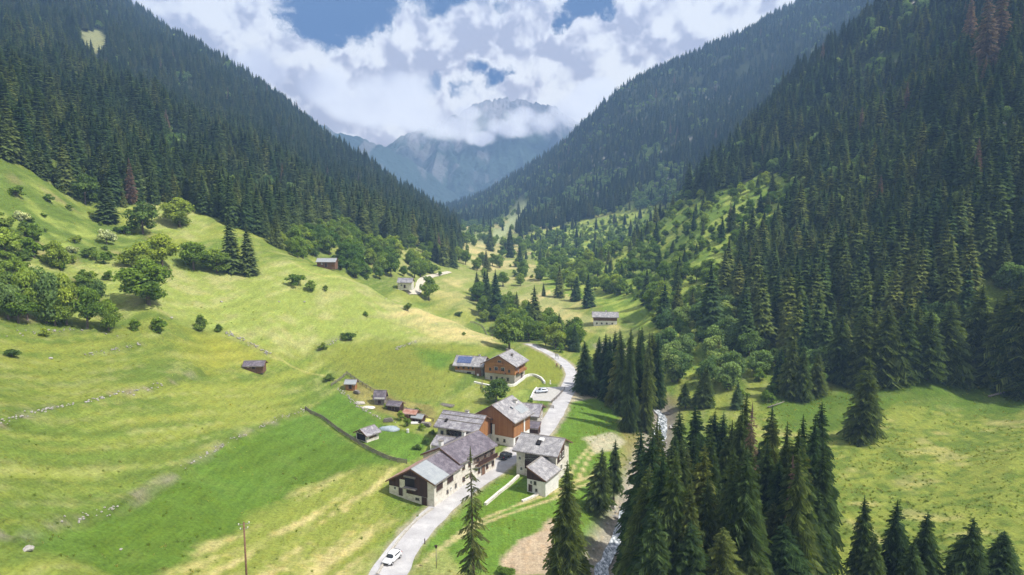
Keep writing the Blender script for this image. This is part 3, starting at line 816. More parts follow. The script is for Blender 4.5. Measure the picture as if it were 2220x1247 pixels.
# --- near spruces below the village
G = 'spruces in the stand between the stream and the right meadow'
plant_fg('spruce', 1228, 97, 1000, 8.6, 'tall lone spruce standing in front of the stone house, beside the stream bend')
plant_fg('larch', 1026, 99, 962, 5.4, 'thin sparse larch rising in front of the road and the long house')
plant_fg('dead', 1622, 112, 872, 5.0, 'grey pink dead spruce at the back of the near spruce stand')
plant_fg('dead', 1722, 96, 985, 3.0, 'thin grey dead spruce at the right side of the near stand')
plant_fg('dead', 1530, 104, 975, 3.4, 'small reddish dead spruce in the middle of the near stand')
for px, Y, tp, wd in [(1392,118,930,7.5),(1418,112,905,7.5),(1445,104,960,7),(1470,126,885,7.5),(1503,128,878,7.5),(1540,130,885,7.5),(1572,122,915,7.5),(1600,132,845,7),(1655,124,925,7.5),(1690,118,965,7.5),
                      (1742,106,962,7),(1560,96,1060,8),(1515,100,1035,7.5),(1462,95,1050,8),(1390,96,1015,7.5),(1612,102,1065,8),(1672,98,1085,7.5),(1430,88,1090,8),(1640,110,1010,7.5),(1590,112,990,7.5),
                      (1540,112,985,7.5),(1490,112,970,7.5),(1420,128,955,7),(1765,100,1050,6.5),(1500,88,1120,8),(1570,88,1140,7.5),(1365,104,1000,6.5),(1710,92,1130,7.5),(1628,90,1150,7),(1460,118,930,7),(1535,121,940,7),
                      (1640,120,960,7),(1600,118,950,6.5),(1375,112,960,6.5)]:
    px = max(px, 1392 + (Y < 108) * 10)
    plant_fg('spruce', px, Y, tp + random.uniform(-6, 6), wd * random.uniform(.98, 1.16), 'tall dark spruce in the dense near stand right of the stream', G)
for k_ in range(34):
    px = 1412 + 370 * (k_ + random.random()) / 34; Y = random.uniform(88, 128)
    x_ = ray(px, 1100)[0] * Y
    if any((x_ - u[0]) ** 2 + (Y - u[1]) ** 2 < 4 for u in used): Y += 3
    plant_at('spruce', x_, Y, random.uniform(19, 26.5), random.uniform(6, 8), 'tall dark spruce in the dense near stand right of the stream', G)
for px, Y, tp, wd, lb in [(1880,94,1070,6.4,'young spruce at the left end of the row at the bottom right corner'), (1942,94,1078,6.2,'second spruce from the left in the row at the bottom right corner'),
                      (2012,93,1108,6.6,'dark spruce with a dense pointed top in the middle of the bottom right row'), (2112,91,1118,7.4,'broad spruce right of the middle of the bottom right row'),
                      (2185,92,1150,6.8,'pale green spruce at the right end of the bottom right row'),(1985,90,1170,5.5,'low spruce squeezed between two taller ones in the bottom right row'),(1905,90,1160,5.5,'low spruce in front of the left pair in the bottom right row')]:
    plant_fg('spruce', px, Y, tp, wd * .86, lb)
plant('spruce', 1870, 952, 190, 82, 'big lone spruce standing in the open meadow on the right')
# the grove by the road
G = 'spruces in the grove beside the road bend'
for px, py, h, wd in [(1310,852,135,48),(1338,885,165,46),(1362,935,228,44),(1386,925,215,46),(1404,905,195,44),(1330,860,150,46),(1424,885,165,44),(1352,900,190,42),(1378,900,200,42),(1412,880,170,44),(1345,868,160,40),(1390,880,180,40),(1298,845,120,40),(1366,885,180,44),(1322,872,150,40),(1400,935,180,40)]:
    plant('spruce', px, py, h, wd * 1.12, 'tall spruce in the dark grove where the road bends', G)
plant('spruce', 1268, 852, 118, 66, 'spruce with a bare foot at the left edge of the road bend grove')
plant('spruce', 1300, 1110, 150, 66, 'left one of the spruce pair standing left of the stream')
plant('spruce', 1330, 1085, 145, 52, 'right one of the spruce pair standing left of the stream')
plant('spruce', 1528, 880, 90, 44, 'small dark spruce between the grove and the near stand')
plant('spruce', 1486, 885, 60, 36, 'short spruce left of the stone littered stream, behind the near stand')
plant('sprm', 1598, 885, 60, 36, 'short spruce at the left corner of the right meadow')
for px, py, h in [(1712,862,135),(1738,868,120),(1772,858,100),(1690,845,95)]:
    plant('spruce', px, py, h, h * .42, 'spruce at the left edge of the forest behind the lone meadow spruce', 'spruces along the right forest edge')
for px, py, h in [(1820,828,150),(1870,830,160),(1915,825,170),(1960,822,165),(2008,822,160),(2050,818,170),(2112,815,205),(2170,835,215),(2215,850,260),(2065,805,150),(2148,822,180),(1985,805,150),(1890,810,150),(2190,845,220),(2250,850,240)]:
    plant('spruce', px, py, h, h * .50, 'big spruce on the forest edge above the right meadow', 'spruces along the right forest edge')
for px, py, h, wd, lb in [(503,588,128,58,'left one of the tall dark spruce pair above the bright meadow'), (538,594,112,50,'right one of the tall dark spruce pair above the bright meadow'),
                      (232,480,92,60,'lone dark spruce in the rough pasture below the left forest'),
                      (1052,648,64,30,'middle spruce of the dark cluster in the valley'), (1034,643,56,28,'left spruce of the dark cluster in the valley'), (1072,646,54,30,'right spruce of the dark cluster in the valley'),
                      (945,568,62,30,'left spruce of the clump where the far track turns'), (962,576,72,30,'middle spruce of the clump where the far track turns'), (982,580,64,30,'right spruce of the clump where the far track turns'),
                      (1146,702,52,28,'single pointed spruce in the scrub left of the stream'), (1212,748,72,34,'spruce in the scrub right of the road bend'), (1246,762,60,34,'spruce just behind the scrub at the grove'),
                      (1212,645,74,30,'left spruce of the loose trio behind the low farmhouse'), (1250,652,58,30,'middle spruce of the loose trio behind the low farmhouse'), (1275,667,78,36,'right spruce of the loose trio behind the low farmhouse'),
                      (1401,657,76,36,'dark round spruce alone on the bright scrub slope'), (1055,588,46,24,'spruce alone on the far valley meadow'), (1178,642,30,12,'slim small spruce by the far gravel bank'),
                      (1440,705,95,48,'dense spruce at the right of the low farmhouse'), (1468,690,80,40,'spruce behind the dense one right of the low farmhouse')]:
    plant('sprm', px, py, h, wd, lb)
# --- hand-set broadleaves
for kind, px, py, h, wd, lb in [
    ('broad',322,660,98,140,'big round light green tree standing apart in the bright meadow'), ('broad',130,584,66,64,'dark based round tree in the middle of the left pasture'), ('dark',185,442,66,62,'dark green tree touching the forest edge at the left'),
    ('dark',310,507,72,74,'olive green tree under the forest beside the sunny clearing'), ('broad',390,492,62,86,'broad bushy tree beside the sunny clearing'), ('broad',295,582,60,80,'bushy tree at the left end of the tree line above the meadow'),
    ('broad',352,582,78,92,'tallest round tree in the tree line above the meadow'), ('broad',420,584,62,80,'round tree in the tree line left of the spruce pair'), ('broad',470,592,54,80,'low bushy tree at the foot of the spruce pair'),
    ('dark',1076,872,58,66,'dark round tree between the upper chalet and the village'), ('dark',1104,756,84,74,'dark tree at the top of the road behind the upper chalet'), ('broad',930,652,54,46,'pointed green tree beside the far track'),
    ('white',50,480,28,34,'white flowering bush high on the left pasture'), ('white',232,530,40,40,'white flowering bush below the lone spruce'), ('white',158,548,18,28,'small white flowering bush behind the round pasture tree'),
    ('bush',293,716,24,30,'small bush left of the twin meadow bushes'), ('bush',343,719,30,46,'wide brownish bush on the meadow bank'), ('bushd',436,717,42,38,'upright dark green bush in the upper meadow'), ('bushd',474,719,20,24,'small round bush at the top end of the stone wall'),
    ('bushd',25,773,24,38,'dark bush at the left border of the meadow'), ('bush',95,729,18,28,'low bush on the stony bank at the left'), ('bush',640,619,30,44,'larger bush on the meadow under the small hut'), ('bush',674,630,22,30,'smaller bush on the meadow under the small hut'),
    ('bushd',706,631,16,14,'tiny dark bush right of the two bushes under the hut'), ('bushd',755,737,24,32,'dark bush at the right end of the short meadow wall'), ('bushd',700,759,20,24,'dark bush at the left end of the short meadow wall'), ('dark',885,674,20,20,'small single tree with a round crown on the bright meadow'),
    ('bushd',995,685,14,18,'small dark bush on the crest of the meadow'), ('bush',793,685,12,14,'small bush in the middle of the bright meadow'), ('bushd',714,826,20,28,'dark bush beside the fence corner above the garden'), ('bushd',1006,727,9,14,'small bush near the lower right end of the meadow'),
    ('bushd',932,592,26,46,'dense dark oval bush beside the far track'), ('bush',1135,792,10,16,'low bush behind the upper chalet'), ('bushd',925,964,18,22,'dark bush next to the white post behind the long house'), ('bushd',905,975,16,24,'low dark bush in the garden behind the long house'),
    ('bush',868,912,22,22,'green bush among the clutter behind the grey roofed houses'), ('bush',882,925,26,20,'green bush right of the blue grey tarpaulin'), ('bush',838,886,16,14,'small bush under the dark garden hut'), ('bush',915,934,16,20,'green bush just below the yellow tarpaulin'), ('bushd',938,942,14,18,'dark bush against the left wall of the grey roofed house'), ('bush',906,893,12,18,'small bush between the two small metal roofed sheds'), ('bush',812,862,10,14,'small bush left of the dark garden hut'), ('bush',1150,872,12,14,'small bush in front of the parking area'), ('bush',1096,1247,24,50,'light green bush at the bottom edge left of the bare soil')]:
    plant(kind, px, py, h, wd, lb)
G = 'leafy trees in the row at the left edge'
for px, py, h, wd in [(-40,700,85,85),(18,692,88,80),(60,694,118,80),(100,700,128,78),(145,704,118,84),(190,712,95,80),(236,718,72,62),(40,700,70,80),(120,706,80,80),(215,660,60,36),(78,640,60,50)]:
    plant('broad' if random.random() < .6 else 'alder', px, py, h, wd, 'leafy tree in the thick row at the left border above the meadow', G)
G = 'bushes on the rough left pasture'
for px, py, h, wd in [(12,548,62,70),(40,600,50,60),(75,560,50,60),(20,630,60,60),(75,520,34,40),(110,640,40,40),(35,425,26,40),(105,437,16,26),(150,455,12,22),(205,565,30,20),(225,572,24,30),(60,605,36,50),(5,500,40,50),(95,470,10,18),(170,520,12,18),(180,600,16,24),(240,560,18,24)]:
    plant('bush' if random.random() < .7 else 'bushd', px, py, h, wd, 'green bush scattered on the rough pasture at the left', G)

for k_ in range(46):
    px, py = random.uniform(-20, 270), random.uniform(455, 655)
    if py < 455 + px * .12: continue
    h = random.uniform(8, 30)
    plant('bush' if random.random() < .6 else 'bushd', px, py, h, h * random.uniform(1.1, 1.7), 'green bush scattered on the rough pasture at the left', G)
# --- the rest: fill the woods
def zone(x, y, z, pts):
    px, py, fw = project(x, y, z)
    return inside(px, py, pts) & (fw > 0)
ZL = [(-3000,-3000),(-3000,330),(-300,335),(0,348),(90,395),(170,432),(255,452),(330,448),(400,446),(450,470),(520,500),(565,512),(600,540),(650,520),(690,500),(755,512),(790,528),(808,528),(812,505),(830,505),(838,532),(900,545),(930,548),(985,570),(1000,540),(985,500),(965,472),(950,400),(900,-3000)]
ZR = [(3600,900),(2210,842),(2060,812),(1850,828),(1800,845),(1730,850),(1690,790),(1650,765),(1625,735),(1585,705),(1560,655),(1600,595),(1650,530),(1710,460),(1720,385),(1660,372),(1610,395),(1540,420),(1490,435),(1440,445),(1380,455),(1300,472),(1220,488),(1150,508),(1100,515),(1065,495),(1030,490),(965,500),(960,380),(1000,-3000),(3600,-3000)]
ZB = [(1100,560),(1130,520),(1220,495),(1300,480),(1380,462),(1440,450),(1540,425),(1610,400),(1660,380),(1715,390),(1700,460),(1640,530),(1590,595),(1550,655),(1575,700),(1500,690),(1420,700),(1370,650),(1290,635),(1240,610),(1190,575)]
ZD = [(1440,720),(1500,660),(1570,665),(1640,700),(1650,790),(1590,850),(1540,850),(1470,830),(1440,800)]
ZC = [(690,500),(760,520),(840,540),(900,560),(940,600),(900,606),(860,598),(820,612),(760,606),(740,590),(700,566),(640,562),(600,530),(650,520)]
ZV = [(1030,650),(1080,655),(1130,690),(1180,700),(1240,735),(1255,765),(1225,770),(1170,748),(1120,745),(1080,720),(1040,700)]
ZW = [(1400,720),(1440,730),(1460,850),(1520,880),(1640,880),(1700,870),(1690,800),(1640,770),(1560,880),(1480,860)]
GAPS = [[(165,70),(225,66),(240,100),(230,135),(190,140),(172,105)], [(1090,480),(1130,425),(1150,440),(1120,500),(1060,530),(1030,515)], [(1640,430),(1560,480),(1480,540),(1500,500),(1590,420)]]
def scatter(n_step, ylo, yhi, xf=1.05):
    xs = []; ys = []
    y = ylo
    while y < yhi:
        st = n_step * (1 + max(0, y - 350) / 1300)
        half = y * xf + 60
        k = np.arange(-half, half, st)
        xs.append(k + RNG.uniform(-.48, .48, len(k)) * st); ys.append(y + RNG.uniform(-.48, .48, len(k)) * st)
        y += st
    return np.concatenate(xs), np.concatenate(ys)
tx, ty = scatter(5.2, 110, 2300)
tz = Hg(tx, ty)
U = np.array(used)
def clear(x, y, extra=0):
    ok = np.ones(len(x), bool)
    for ux, uy, ur in used:
        ok &= (x - ux) ** 2 + (y - uy) ** 2 > (ur + extra) ** 2
    return ok
rr = RNG.rand(len(tx)); cl = fbm(tx / 22, ty / 22, 301, 3); cl2 = fbm(tx / 60, ty / 60, 311, 3)
zl = zone(tx, ty, tz, ZL) & ((tz > 30) | (ty > 500)); zr = zone(tx, ty, tz, ZR) & (tx > -60 - np.maximum(0, ty - 500) * .22); zb = zone(tx, ty, tz, ZB) & (tx > 20) & (ty > 230); zd = zone(tx, ty, tz, ZD); zc = zone(tx, ty, tz, ZC) & (ty > 285); zv = zone(tx, ty, tz, ZV); zw = zone(tx, ty, tz, ZW)
gap = np.zeros(len(tx), bool)
for g_ in GAPS: gap |= zone(tx, ty, tz, g_)
kind = np.full(len(tx), '', dtype='U6')
zr &= ~gap; zl &= ~gap
brl = zr & (sstep(1 - tz / 200, 0, 1) * (ty > 380) > 0)       # mixed wood low on the far slope
gul = fbm(ty / 26, tx / 190, 341, 3)
kind[zl & (cl > .33)] = 'sprm'
kind[zr & (cl > .32)] = 'sprm'
gl_ = (gul > .635) & (ty < 1500)
kind[(zl | zr) & gl_ & (rr < .5)] = ''
kind[(zl | zr) & gl_ & (rr > .5) & (rr < .75)] = 'alder'
kind[(zl | zr) & gl_ & (rr > .75) & (rr < .85)] = 'bush'
kind[zl & (rr < .035)] = 'broad'
kind[zr & (cl2 > .52) & (rr < .55) & (tz < 110) & (ty > 330)] = 'alder'
kind[zr & (rr < .05)] = 'alder'
kind[(kind == 'sprm') & (RNG.rand(len(tx)) < .006)] = 'dead'
kind[zb & ~zr & (rr < .13)] = 'broad'
kind[zb & ~zr & (rr > .20) & (rr < .27)] = 'sprm'
kind[zb & ~zr & (rr > .60)] = 'bush'
kind[zd & (rr < .55)] = 'alder'; kind[zd & (rr > .55) & (rr < .62)] = 'sprm'
kind[zc & (rr < .50)] = 'broad'; kind[zc & (rr > .9)] = 'bush'
kind[zv & (rr < .62)] = 'broad'; kind[zv & (rr > .85)] = 'bush'; kind[zv & (rr > .80) & (rr < .85)] = 'sprm'
kind[zw & (rr < .28)] = 'alder'; kind[zw & (rr > .28) & (rr < .6)] = 'bush'
farv = (ty > 420) & (ty < 1300) & (tz < 45) & (tx > -140) & (tx < 130) & (kind == '') & (cl > .52)
kind[farv & (rr < .16)] = 'broad'; kind[farv & (rr > .975)] = 'sprm'; kind[farv & (rr > .84) & (rr < .92)] = 'bush'
keep = (kind != '') & clear(tx, ty) & (dist_line(tx, ty, road_ln) > 5) & (dist_line(tx, ty, stream_ln) > 3.5)
tx, ty, tz, kind, rr = tx[keep], ty[keep], tz[keep], kind[keep], RNG.rand(keep.sum())
hh = np.where(kind == 'sprm', 13 + 14 * RNG.rand(len(tx)) ** .8, 0)
hh = np.where(kind == 'dead', 17 + 6 * RNG.rand(len(tx)), hh)
hh = np.where((kind == 'broad') | (kind == 'alder'), 6 + 6 * RNG.rand(len(tx)), hh)
hh = np.where(kind == 'bush', 2 + 2.4 * RNG.rand(len(tx)), hh)
hh[(kind == 'broad') & (tx > 40) & (tz > 25)] *= .7
hh[(kind == 'sprm') & (ty > 1000)] *= .85
hh[(kind == 'sprm') & zb[keep]] *= .6
hh[kind == 'sprm'] *= (.66 + .68 * fbm(tx / 60, ty / 60, 351, 3))[kind == 'sprm']
low = (kind == 'sprm') & (rr < .22); hh[low] *= .62
# where a photographed dead tree stands
def force_dead(px, py, h, lb, wd=None):
    plant('dead', px, py, h, wd or h * .3, lb)
for px, py, h, lb in [(345,300,70,'left one of the two reddish dead spruces in the left forest'), (364,300,62,'right one of the two reddish dead spruces in the left forest'), (1582,500,62,'pinkish dead spruce beside the bright clearing on the right slope'),
                      (2140,170,190,'big pink dead spruce high in the upper right corner'), (2098,130,130,'slim pink dead spruce left of the big one in the upper right corner'), (1650,360,46,'small reddish dead spruce on the crest of the near right slope'),
                      (2165,150,180,'pink dead spruce right behind the big one in the upper right corner'), (1465,325,30,'small pink dead spruce on the far right slope')]:
    force_dead(px, py, h, lb)
# how much of each tree shows: coarse front-to-back fill
W_, H_ = 512, 288
zb_ = np.zeros((H_, W_), bool)
order = np.argsort(ty)
px, py, fw = project(tx, ty, tz)
ppx, ppy, _ = project(tx, ty, tz + hh)
vis = np.zeros(len(tx))
# land in front of a tree (crests)
crest_ok = np.ones(len(tx), bool)
for f_ in (.97, .92, .85, .78, .7, .6, .5):
    zz = Hg(tx * f_, ty * f_)
    crest_ok &= CAM_Z + (tz + hh * .8 - CAM_Z) * f_ > zz
wd_ = np.where(kind == 'sprm', .34, np.where(kind == 'dead', .25, .84)) * hh
for i in order:
    if not crest_ok[i]: continue
    cx = px[i] * W_ / 2220; y0 = ppy[i] * H_ / 1247; y1 = py[i] * H_ / 1247
    if y1 < 0 or y0 >= H_ or cx < -20 or cx > W_ + 20: continue
    hw_ = wd_[i] * F_PX / fw[i] / 2220 * W_ / 2
    c_ = 0
    for yy_ in range(max(0, int(y0)), min(H_, int(y1) + 1)):
        fr = (yy_ - y0 + .5) / max(y1 - y0, .5)
        hwr = hw_ * (fr if kind[i] in ('sprm', 'dead') else 1)
        a = max(0, int(cx - hwr)); b = min(W_, int(cx + hwr) + 1)
        if b > a:
            c_ += (~zb_[yy_, a:b]).sum(); zb_[yy_, a:b] = True
    vis[i] = c_
solo = np.zeros(len(tx), bool)
nhand = sum(1 for o in bpy.data.objects if o.name.startswith('spruce_tree'))
for ks, lim in ((('sprm',), 298 - nhand), (('broad',), 230), (('alder',), 150), (('bush',), 60), (('dead',), 60)):
    idx = np.nonzero(np.isin(kind, ks) & (vis > 3))[0]
    idx = idx[np.argsort(-vis[idx])][:lim]
    solo[idx] = True
LB = {('sprm', 'L'): ('dark spruce standing among the forest spruces on the left slope', 'spruces of the left forest'), ('sprm', 'R'): ('dark spruce standing among the forest spruces on the right slope', 'spruces of the right forest'),
      ('sprm', 'V'): ('spruce scattered on the valley floor between the meadows', 'spruces on the valley floor'),
      ('broad', 'L'): ('leafy green tree between the meadow crest and the left forest', 'leafy trees below the left forest'), ('broad', 'R'): ('light green leafy tree on the bright scrub slope at the right', 'leafy trees on the right scrub slope'),
      ('broad', 'V'): ('leafy tree in the thicket along the valley stream', 'leafy trees in the valley thicket'), ('alder', 'R'): ('grey green leafy tree at the foot of the right forest', 'grey green trees at the right forest foot'),
      ('alder', 'L'): ('grey green leafy tree at the foot of the left forest', 'grey green trees at the left forest foot'), ('alder', 'V'): ('grey green leafy tree near the stream', 'grey green trees near the stream'),
      ('bush', 'L'): ('green bush below the left forest', 'bushes below the left forest'), ('bush', 'R'): ('green bush on the right slope', 'bushes on the right slope'), ('bush', 'V'): ('green bush in the valley thicket', 'bushes in the valley thicket'),
      ('dead', 'L'): ('reddish dead spruce in the left forest', 'dead spruces in the left forest'), ('dead', 'R'): ('pinkish dead spruce in the right forest', 'dead spruces in the right forest'), ('dead', 'V'): ('dead spruce near the stream', 'dead spruces near the stream')}
for i in np.nonzero(solo)[0]:
    k = kind[i]
    side = 'L' if tx[i] < -45 - max(0, ty[i] - 400) * .12 else ('R' if (tx[i] > 45 and py[i] < 1200) else 'V')
    lb, gp = LB[(k, side)]
    plant_at(k, float(tx[i]), float(ty[i]), float(hh[i]), float(hh[i] * WID['spruce' if k == 'sprm' else k] * (random.uniform(1.15, 1.45) if k == 'sprm' else random.uniform(.95, 1.2))), lb, gp)
# everything beyond: one object per kind of wood, instanced on points
def wood(name, sel, sources, label, cat, wk):
    n = int(sel.sum())
    if n == 0: return
    me = bpy.data.meshes.new(name)
    me.vertices.add(n)
    me.vertices.foreach_set('co', np.stack([tx[sel], ty[sel], tz[sel] - .3], 1).astype(np.float32).ravel())
    h_ = hh[sel]
    a = me.attributes.new('size', 'FLOAT_VECTOR', 'POINT')
    ws = h_ * RNG.uniform(.85, 1.25, n) * wk
    a.data.foreach_set('vector', np.stack([ws, ws, h_], 1).astype(np.float32).ravel())
    a = me.attributes.new('turn', 'FLOAT_VECTOR', 'POINT')
    a.data.foreach_set('vector', np.stack([RNG.normal(0, .02, n), RNG.normal(0, .02, n), RNG.rand(n) * 6.28], 1).astype(np.float32).ravel())
    a = me.attributes.new('pick', 'INT', 'POINT'); a.data.foreach_set('value', RNG.randint(0, len(sources), n).astype(np.int32))
    o = link(name, me); tag(o, label, cat, kind='stuff')
    ng = bpy.data.node_groups.new(name, 'GeometryNodeTree')
    ng.interface.new_socket('Geometry', in_out='INPUT', socket_type='NodeSocketGeometry')
    ng.interface.new_socket('Geometry', in_out='OUTPUT', socket_type='NodeSocketGeometry')
    N = ng.nodes; L = ng.links
    gi = N.new('NodeGroupInput'); go = N.new('NodeGroupOutput'); jn = N.new('GeometryNodeJoinGeometry')
    def attr(nm, typ):
        q = N.new('GeometryNodeInputNamedAttribute'); q.data_type = typ; q.inputs[0].default_value = nm
        return next(s_ for s_ in q.outputs if s_.enabled and s_.name == 'Attribute')
    sz = attr('size', 'FLOAT_VECTOR'); tn = attr('turn', 'FLOAT_VECTOR'); pk = attr('pick', 'INT')
    for k, src in enumerate(sources):
        cmp_ = N.new('FunctionNodeCompare'); cmp_.data_type = 'INT'; cmp_.operation = 'EQUAL'
        ins = [s_ for s_ in cmp_.inputs if s_.enabled]
        L.new(pk, ins[0]); ins[1].default_value = k
        ob = N.new('GeometryNodeObjectInfo'); ob.transform_space = 'ORIGINAL'; ob.inputs['Object'].default_value = src; ob.inputs['As Instance'].default_value = True
        ip = N.new('GeometryNodeInstanceOnPoints')
        L.new(gi.outputs[0], ip.inputs['Points']); L.new(cmp_.outputs[0], ip.inputs['Selection']); L.new(ob.outputs['Geometry'], ip.inputs['Instance'])
        L.new(tn, ip.inputs['Rotation']); L.new(sz, ip.inputs['Scale']); L.new(ip.outputs[0], jn.inputs[0])
    L.new(jn.outputs[0], go.inputs[0])
    md = o.modifiers.new('trees', 'NODES'); md.node_group = ng
    return o
def src_objs(meshes, kindname, x0):
    """one small real tree per source mesh, standing out on the far slope, to copy from"""
    out = []
    for me in meshes:
        i = None
        for o in bpy.data.objects:
            if o.type == 'MESH' and o.data == me and o.parent: out.append(o); break
        else:
            crowns, trunk, nm, cat = KINDS[kindname]
            sel_ = np.nonzero((kind == kindname) & ~solo & ~src_used & (ty > 500))[0]
            i = sel_[int(len(sel_) * .37)]; src_used[i] = True
            lb, gp = LB[(kindname, 'L' if tx[i] < -45 - max(0, ty[i] - 400) * .12 else 'R')]
            root = empty(nm, (tx[i], ty[i], tz[i] - .3), 0, lb, cat, gp); root.scale = (hh[i],) * 3
            c_ = bpy.data.objects.new('crown', me); COL.objects.link(c_); c_.parent = root; out.append(c_)
    return out
src_used = np.zeros(len(tx), bool)
s_lo = src_objs(SPR_LO, 'sprm', 0); s_md = src_objs(SPR_MD, 'sprm', 0); b_lo = src_objs(BRD_LO, 'broad', 0); a_lo = src_objs(ALD_LO, 'alder', 0); d_ = src_objs(DEADM, 'dead', 0); bs_ = src_objs(BSH, 'bush', 0)
rest = ~solo & ~src_used
near = ty < 620
wood('spruce_forest', rest & near & (kind == 'sprm'), s_md, 'dense dark spruce forest covering the nearer slopes on both sides', 'forest', 1.38)
wood('spruce_forest', rest & ~near & (kind == 'sprm'), s_lo, 'far spruce forest covering the high slopes up to the skyline', 'forest', 1.42)
wood('broadleaf_wood', rest & (kind == 'broad'), b_lo, 'far off light green leafy wood mixed into the slopes', 'wood', 1.0)
wood('alder_wood', rest & (kind == 'alder'), a_lo, 'grey green leafy wood mixed into the lower slopes', 'wood', 1.0)
wood('bush_thicket', rest & (kind == 'bush'), bs_, 'low bushes strewn between the trees of the valley', 'bushes', 1.0)
wood('dead_wood', rest & (kind == 'dead'), d_, 'reddish dead spruces strewn through the far forest', 'dead trees', .9)
print('TREES', len(tx), 'solo', solo.sum(), 'near', (near & (kind == 'sprm')).sum(), 'hand spruce', nhand)
# ------------------------------------------------------------------ building materials
def noisy(name, stops, scale=3, detail=5, rough=.85, bmp=.3, bd=.05, stretch=None, coord='Object', spec=.25):
    m, t, b = mat(name)
    v = t.add('ShaderNodeTexCoord').outputs[coord]
    if stretch:
        mp = t.add('ShaderNodeMapping'); t.l.new(v, mp.inputs[0]); mp.inputs['Scale'].default_value = stretch; v = mp.outputs[0]
    n = t.noise(v, scale, detail, .65)
    t.l.new(t.ramp(n, stops), b.inputs['Base Color'])
    b.inputs['Roughness'].default_value = rough; b.inputs['Specular IOR Level'].default_value = spec
    bump(t, b, n, bmp, bd)
    return m
M_PLASTER = noisy('weathered_plaster', [(.28, (.36, .31, .25)), (.45, (.60, .56, .49)), (.7, (.74, .71, .64))], 1.3, 7)
M_WHITE = noisy('white_render', [(.3, (.62, .61, .58)), (.7, (.80, .79, .76))], 1.5)
M_STONE = noisy('rubble_stone', [(.3, (.22, .20, .17)), (.5, (.42, .39, .34)), (.7, (.58, .55, .49))], 3.5, 6)
def planks(name, lo, hi, gap, vertical=True):
    m, t, b = mat(name)
    v = t.add('ShaderNodeTexCoord').outputs['Object']
    sp_ = t.add('ShaderNodeSeparateXYZ'); t.l.new(v, sp_.inputs[0])
    if vertical:
        u = t.math('MULTIPLY', t.math('ADD', sp_.outputs[0], sp_.outputs[1]), 1 / .28)
    else:
        u = t.math('MULTIPLY', sp_.outputs[2], 1 / .24)
    fr = t.math('FRACT', u); fl = t.math('FLOOR', u)
    wn = t.add('ShaderNodeTexWhiteNoise', noise_dimensions='1D'); t.l.new(fl, wn.inputs['W'])
    g = t.noise(v, 1.2, 5, .6)
    c = t.mix(t.math('ADD', t.math('MULTIPLY', wn.outputs[0], .5), t.math('MULTIPLY', g, .5)), lo, hi)
    edge = t.smooth(fr, .0, .12)
    c = t.mix(edge, gap, c)
    t.l.new(c, b.inputs['Base Color']); b.inputs['Roughness'].default_value = .75
    bump(t, b, edge, .5, .03)
    return m
M_OWOOD = planks('orange_larch_boards', (.24, .10, .04), (.44, .22, .09), (.10, .04, .018))
M_OLOG = planks('orange_log_wall', (.30, .13, .05), (.50, .25, .10), (.13, .05, .02), False)
M_DWOOD = planks('dark_weathered_boards', (.035, .018, .014), (.085, .045, .035), (.012, .008, .007))
M_GWOOD = noisy('grey_wood', [(.3, (.12, .105, .09)), (.7, (.30, .27, .24))], 6, 4)
M_BWOOD = noisy('brown_wood', [(.3, (.10, .05, .03)), (.7, (.24, .14, .09))], 6, 4)
def slate(name, a, b_, c_, sc=.45, rows=True):
    m, t, b = mat(name)
    v = t.add('ShaderNodeTexCoord').outputs['Object']
    br = t.add('ShaderNodeTexBrick'); t.l.new(v, br.inputs['Vector'])
    br.inputs['Scale'].default_value = 1 / sc * .5; br.inputs['Color1'].default_value = (*a, 1); br.inputs['Color2'].default_value = (*b_, 1); br.inputs['Mortar'].default_value = (*[x * .6 for x in a], 1)
    br.inputs['Mortar Size'].default_value = .03; br.inputs['Bias'].default_value = -.1
    n = t.noise(v, .8, 6, .65); n2_ = t.noise(v, 5, 3, .6)
    c = t.mix(t.smooth(n, .42, .66), br.outputs['Color'], c_)
    c = t.mix(1.0, c, t.ramp(n2_, [(.3, (.72,) * 3), (.7, (1.25,) * 3)]), 'MULTIPLY')
    t.l.new(c, b.inputs['Base Color']); b.inputs['Roughness'].default_value = .7
    bump(t, b, n2_, .4, .05)
    return m
M_SLATE = slate('grey_stone_slabs', (.20, .185, .21), (.29, .275, .30), (.36, .35, .36))
M_SLATE_D = slate('dark_stone_slabs', (.115, .095, .115), (.165, .145, .17), (.20, .18, .205))
M_SLATE_B = slate('blue_grey_slabs', (.235, .225, .235), (.31, .30, .31), (.39, .38, .38))
M_METAL = noisy('pale_sheet_metal', [(.3, (.25, .27, .285)), (.7, (.34, .36, .37))], .8, 4, .55, .1)
M_RUST = noisy('rusty_sheet_metal', [(.3, (.30, .12, .07)), (.5, (.42, .24, .19)), (.7, (.44, .36, .36))], .7, 5, .7, .1)
M_GLASS, t, b = mat('dark_glass')
b.inputs['Base Color'].default_value = (.02, .025, .03, 1); b.inputs['Roughness'].default_value = .12; b.inputs['Specular IOR Level'].default_value = .6
M_DARK, t, b = mat('dark_opening'); b.inputs['Base Color'].default_value = (.018, .015, .015, 1)
M_SOLAR, t, b = mat('solar_cells')
v = t.add('ShaderNodeTexCoord').outputs['Object']
bk = t.add('ShaderNodeTexBrick'); t.l.new(v, bk.inputs['Vector']); bk.offset = 0
bk.inputs['Scale'].default_value = 1.0; bk.inputs['Color1'].default_value = (.035, .06, .17, 1); bk.inputs['Color2'].default_value = (.05, .08, .21, 1); bk.inputs['Mortar'].default_value = (.22, .25, .33, 1); bk.inputs['Mortar Size'].default_value = .02
t.l.new(bk.outputs['Color'], b.inputs['Base Color']); b.inputs['Roughness'].default_value = .3

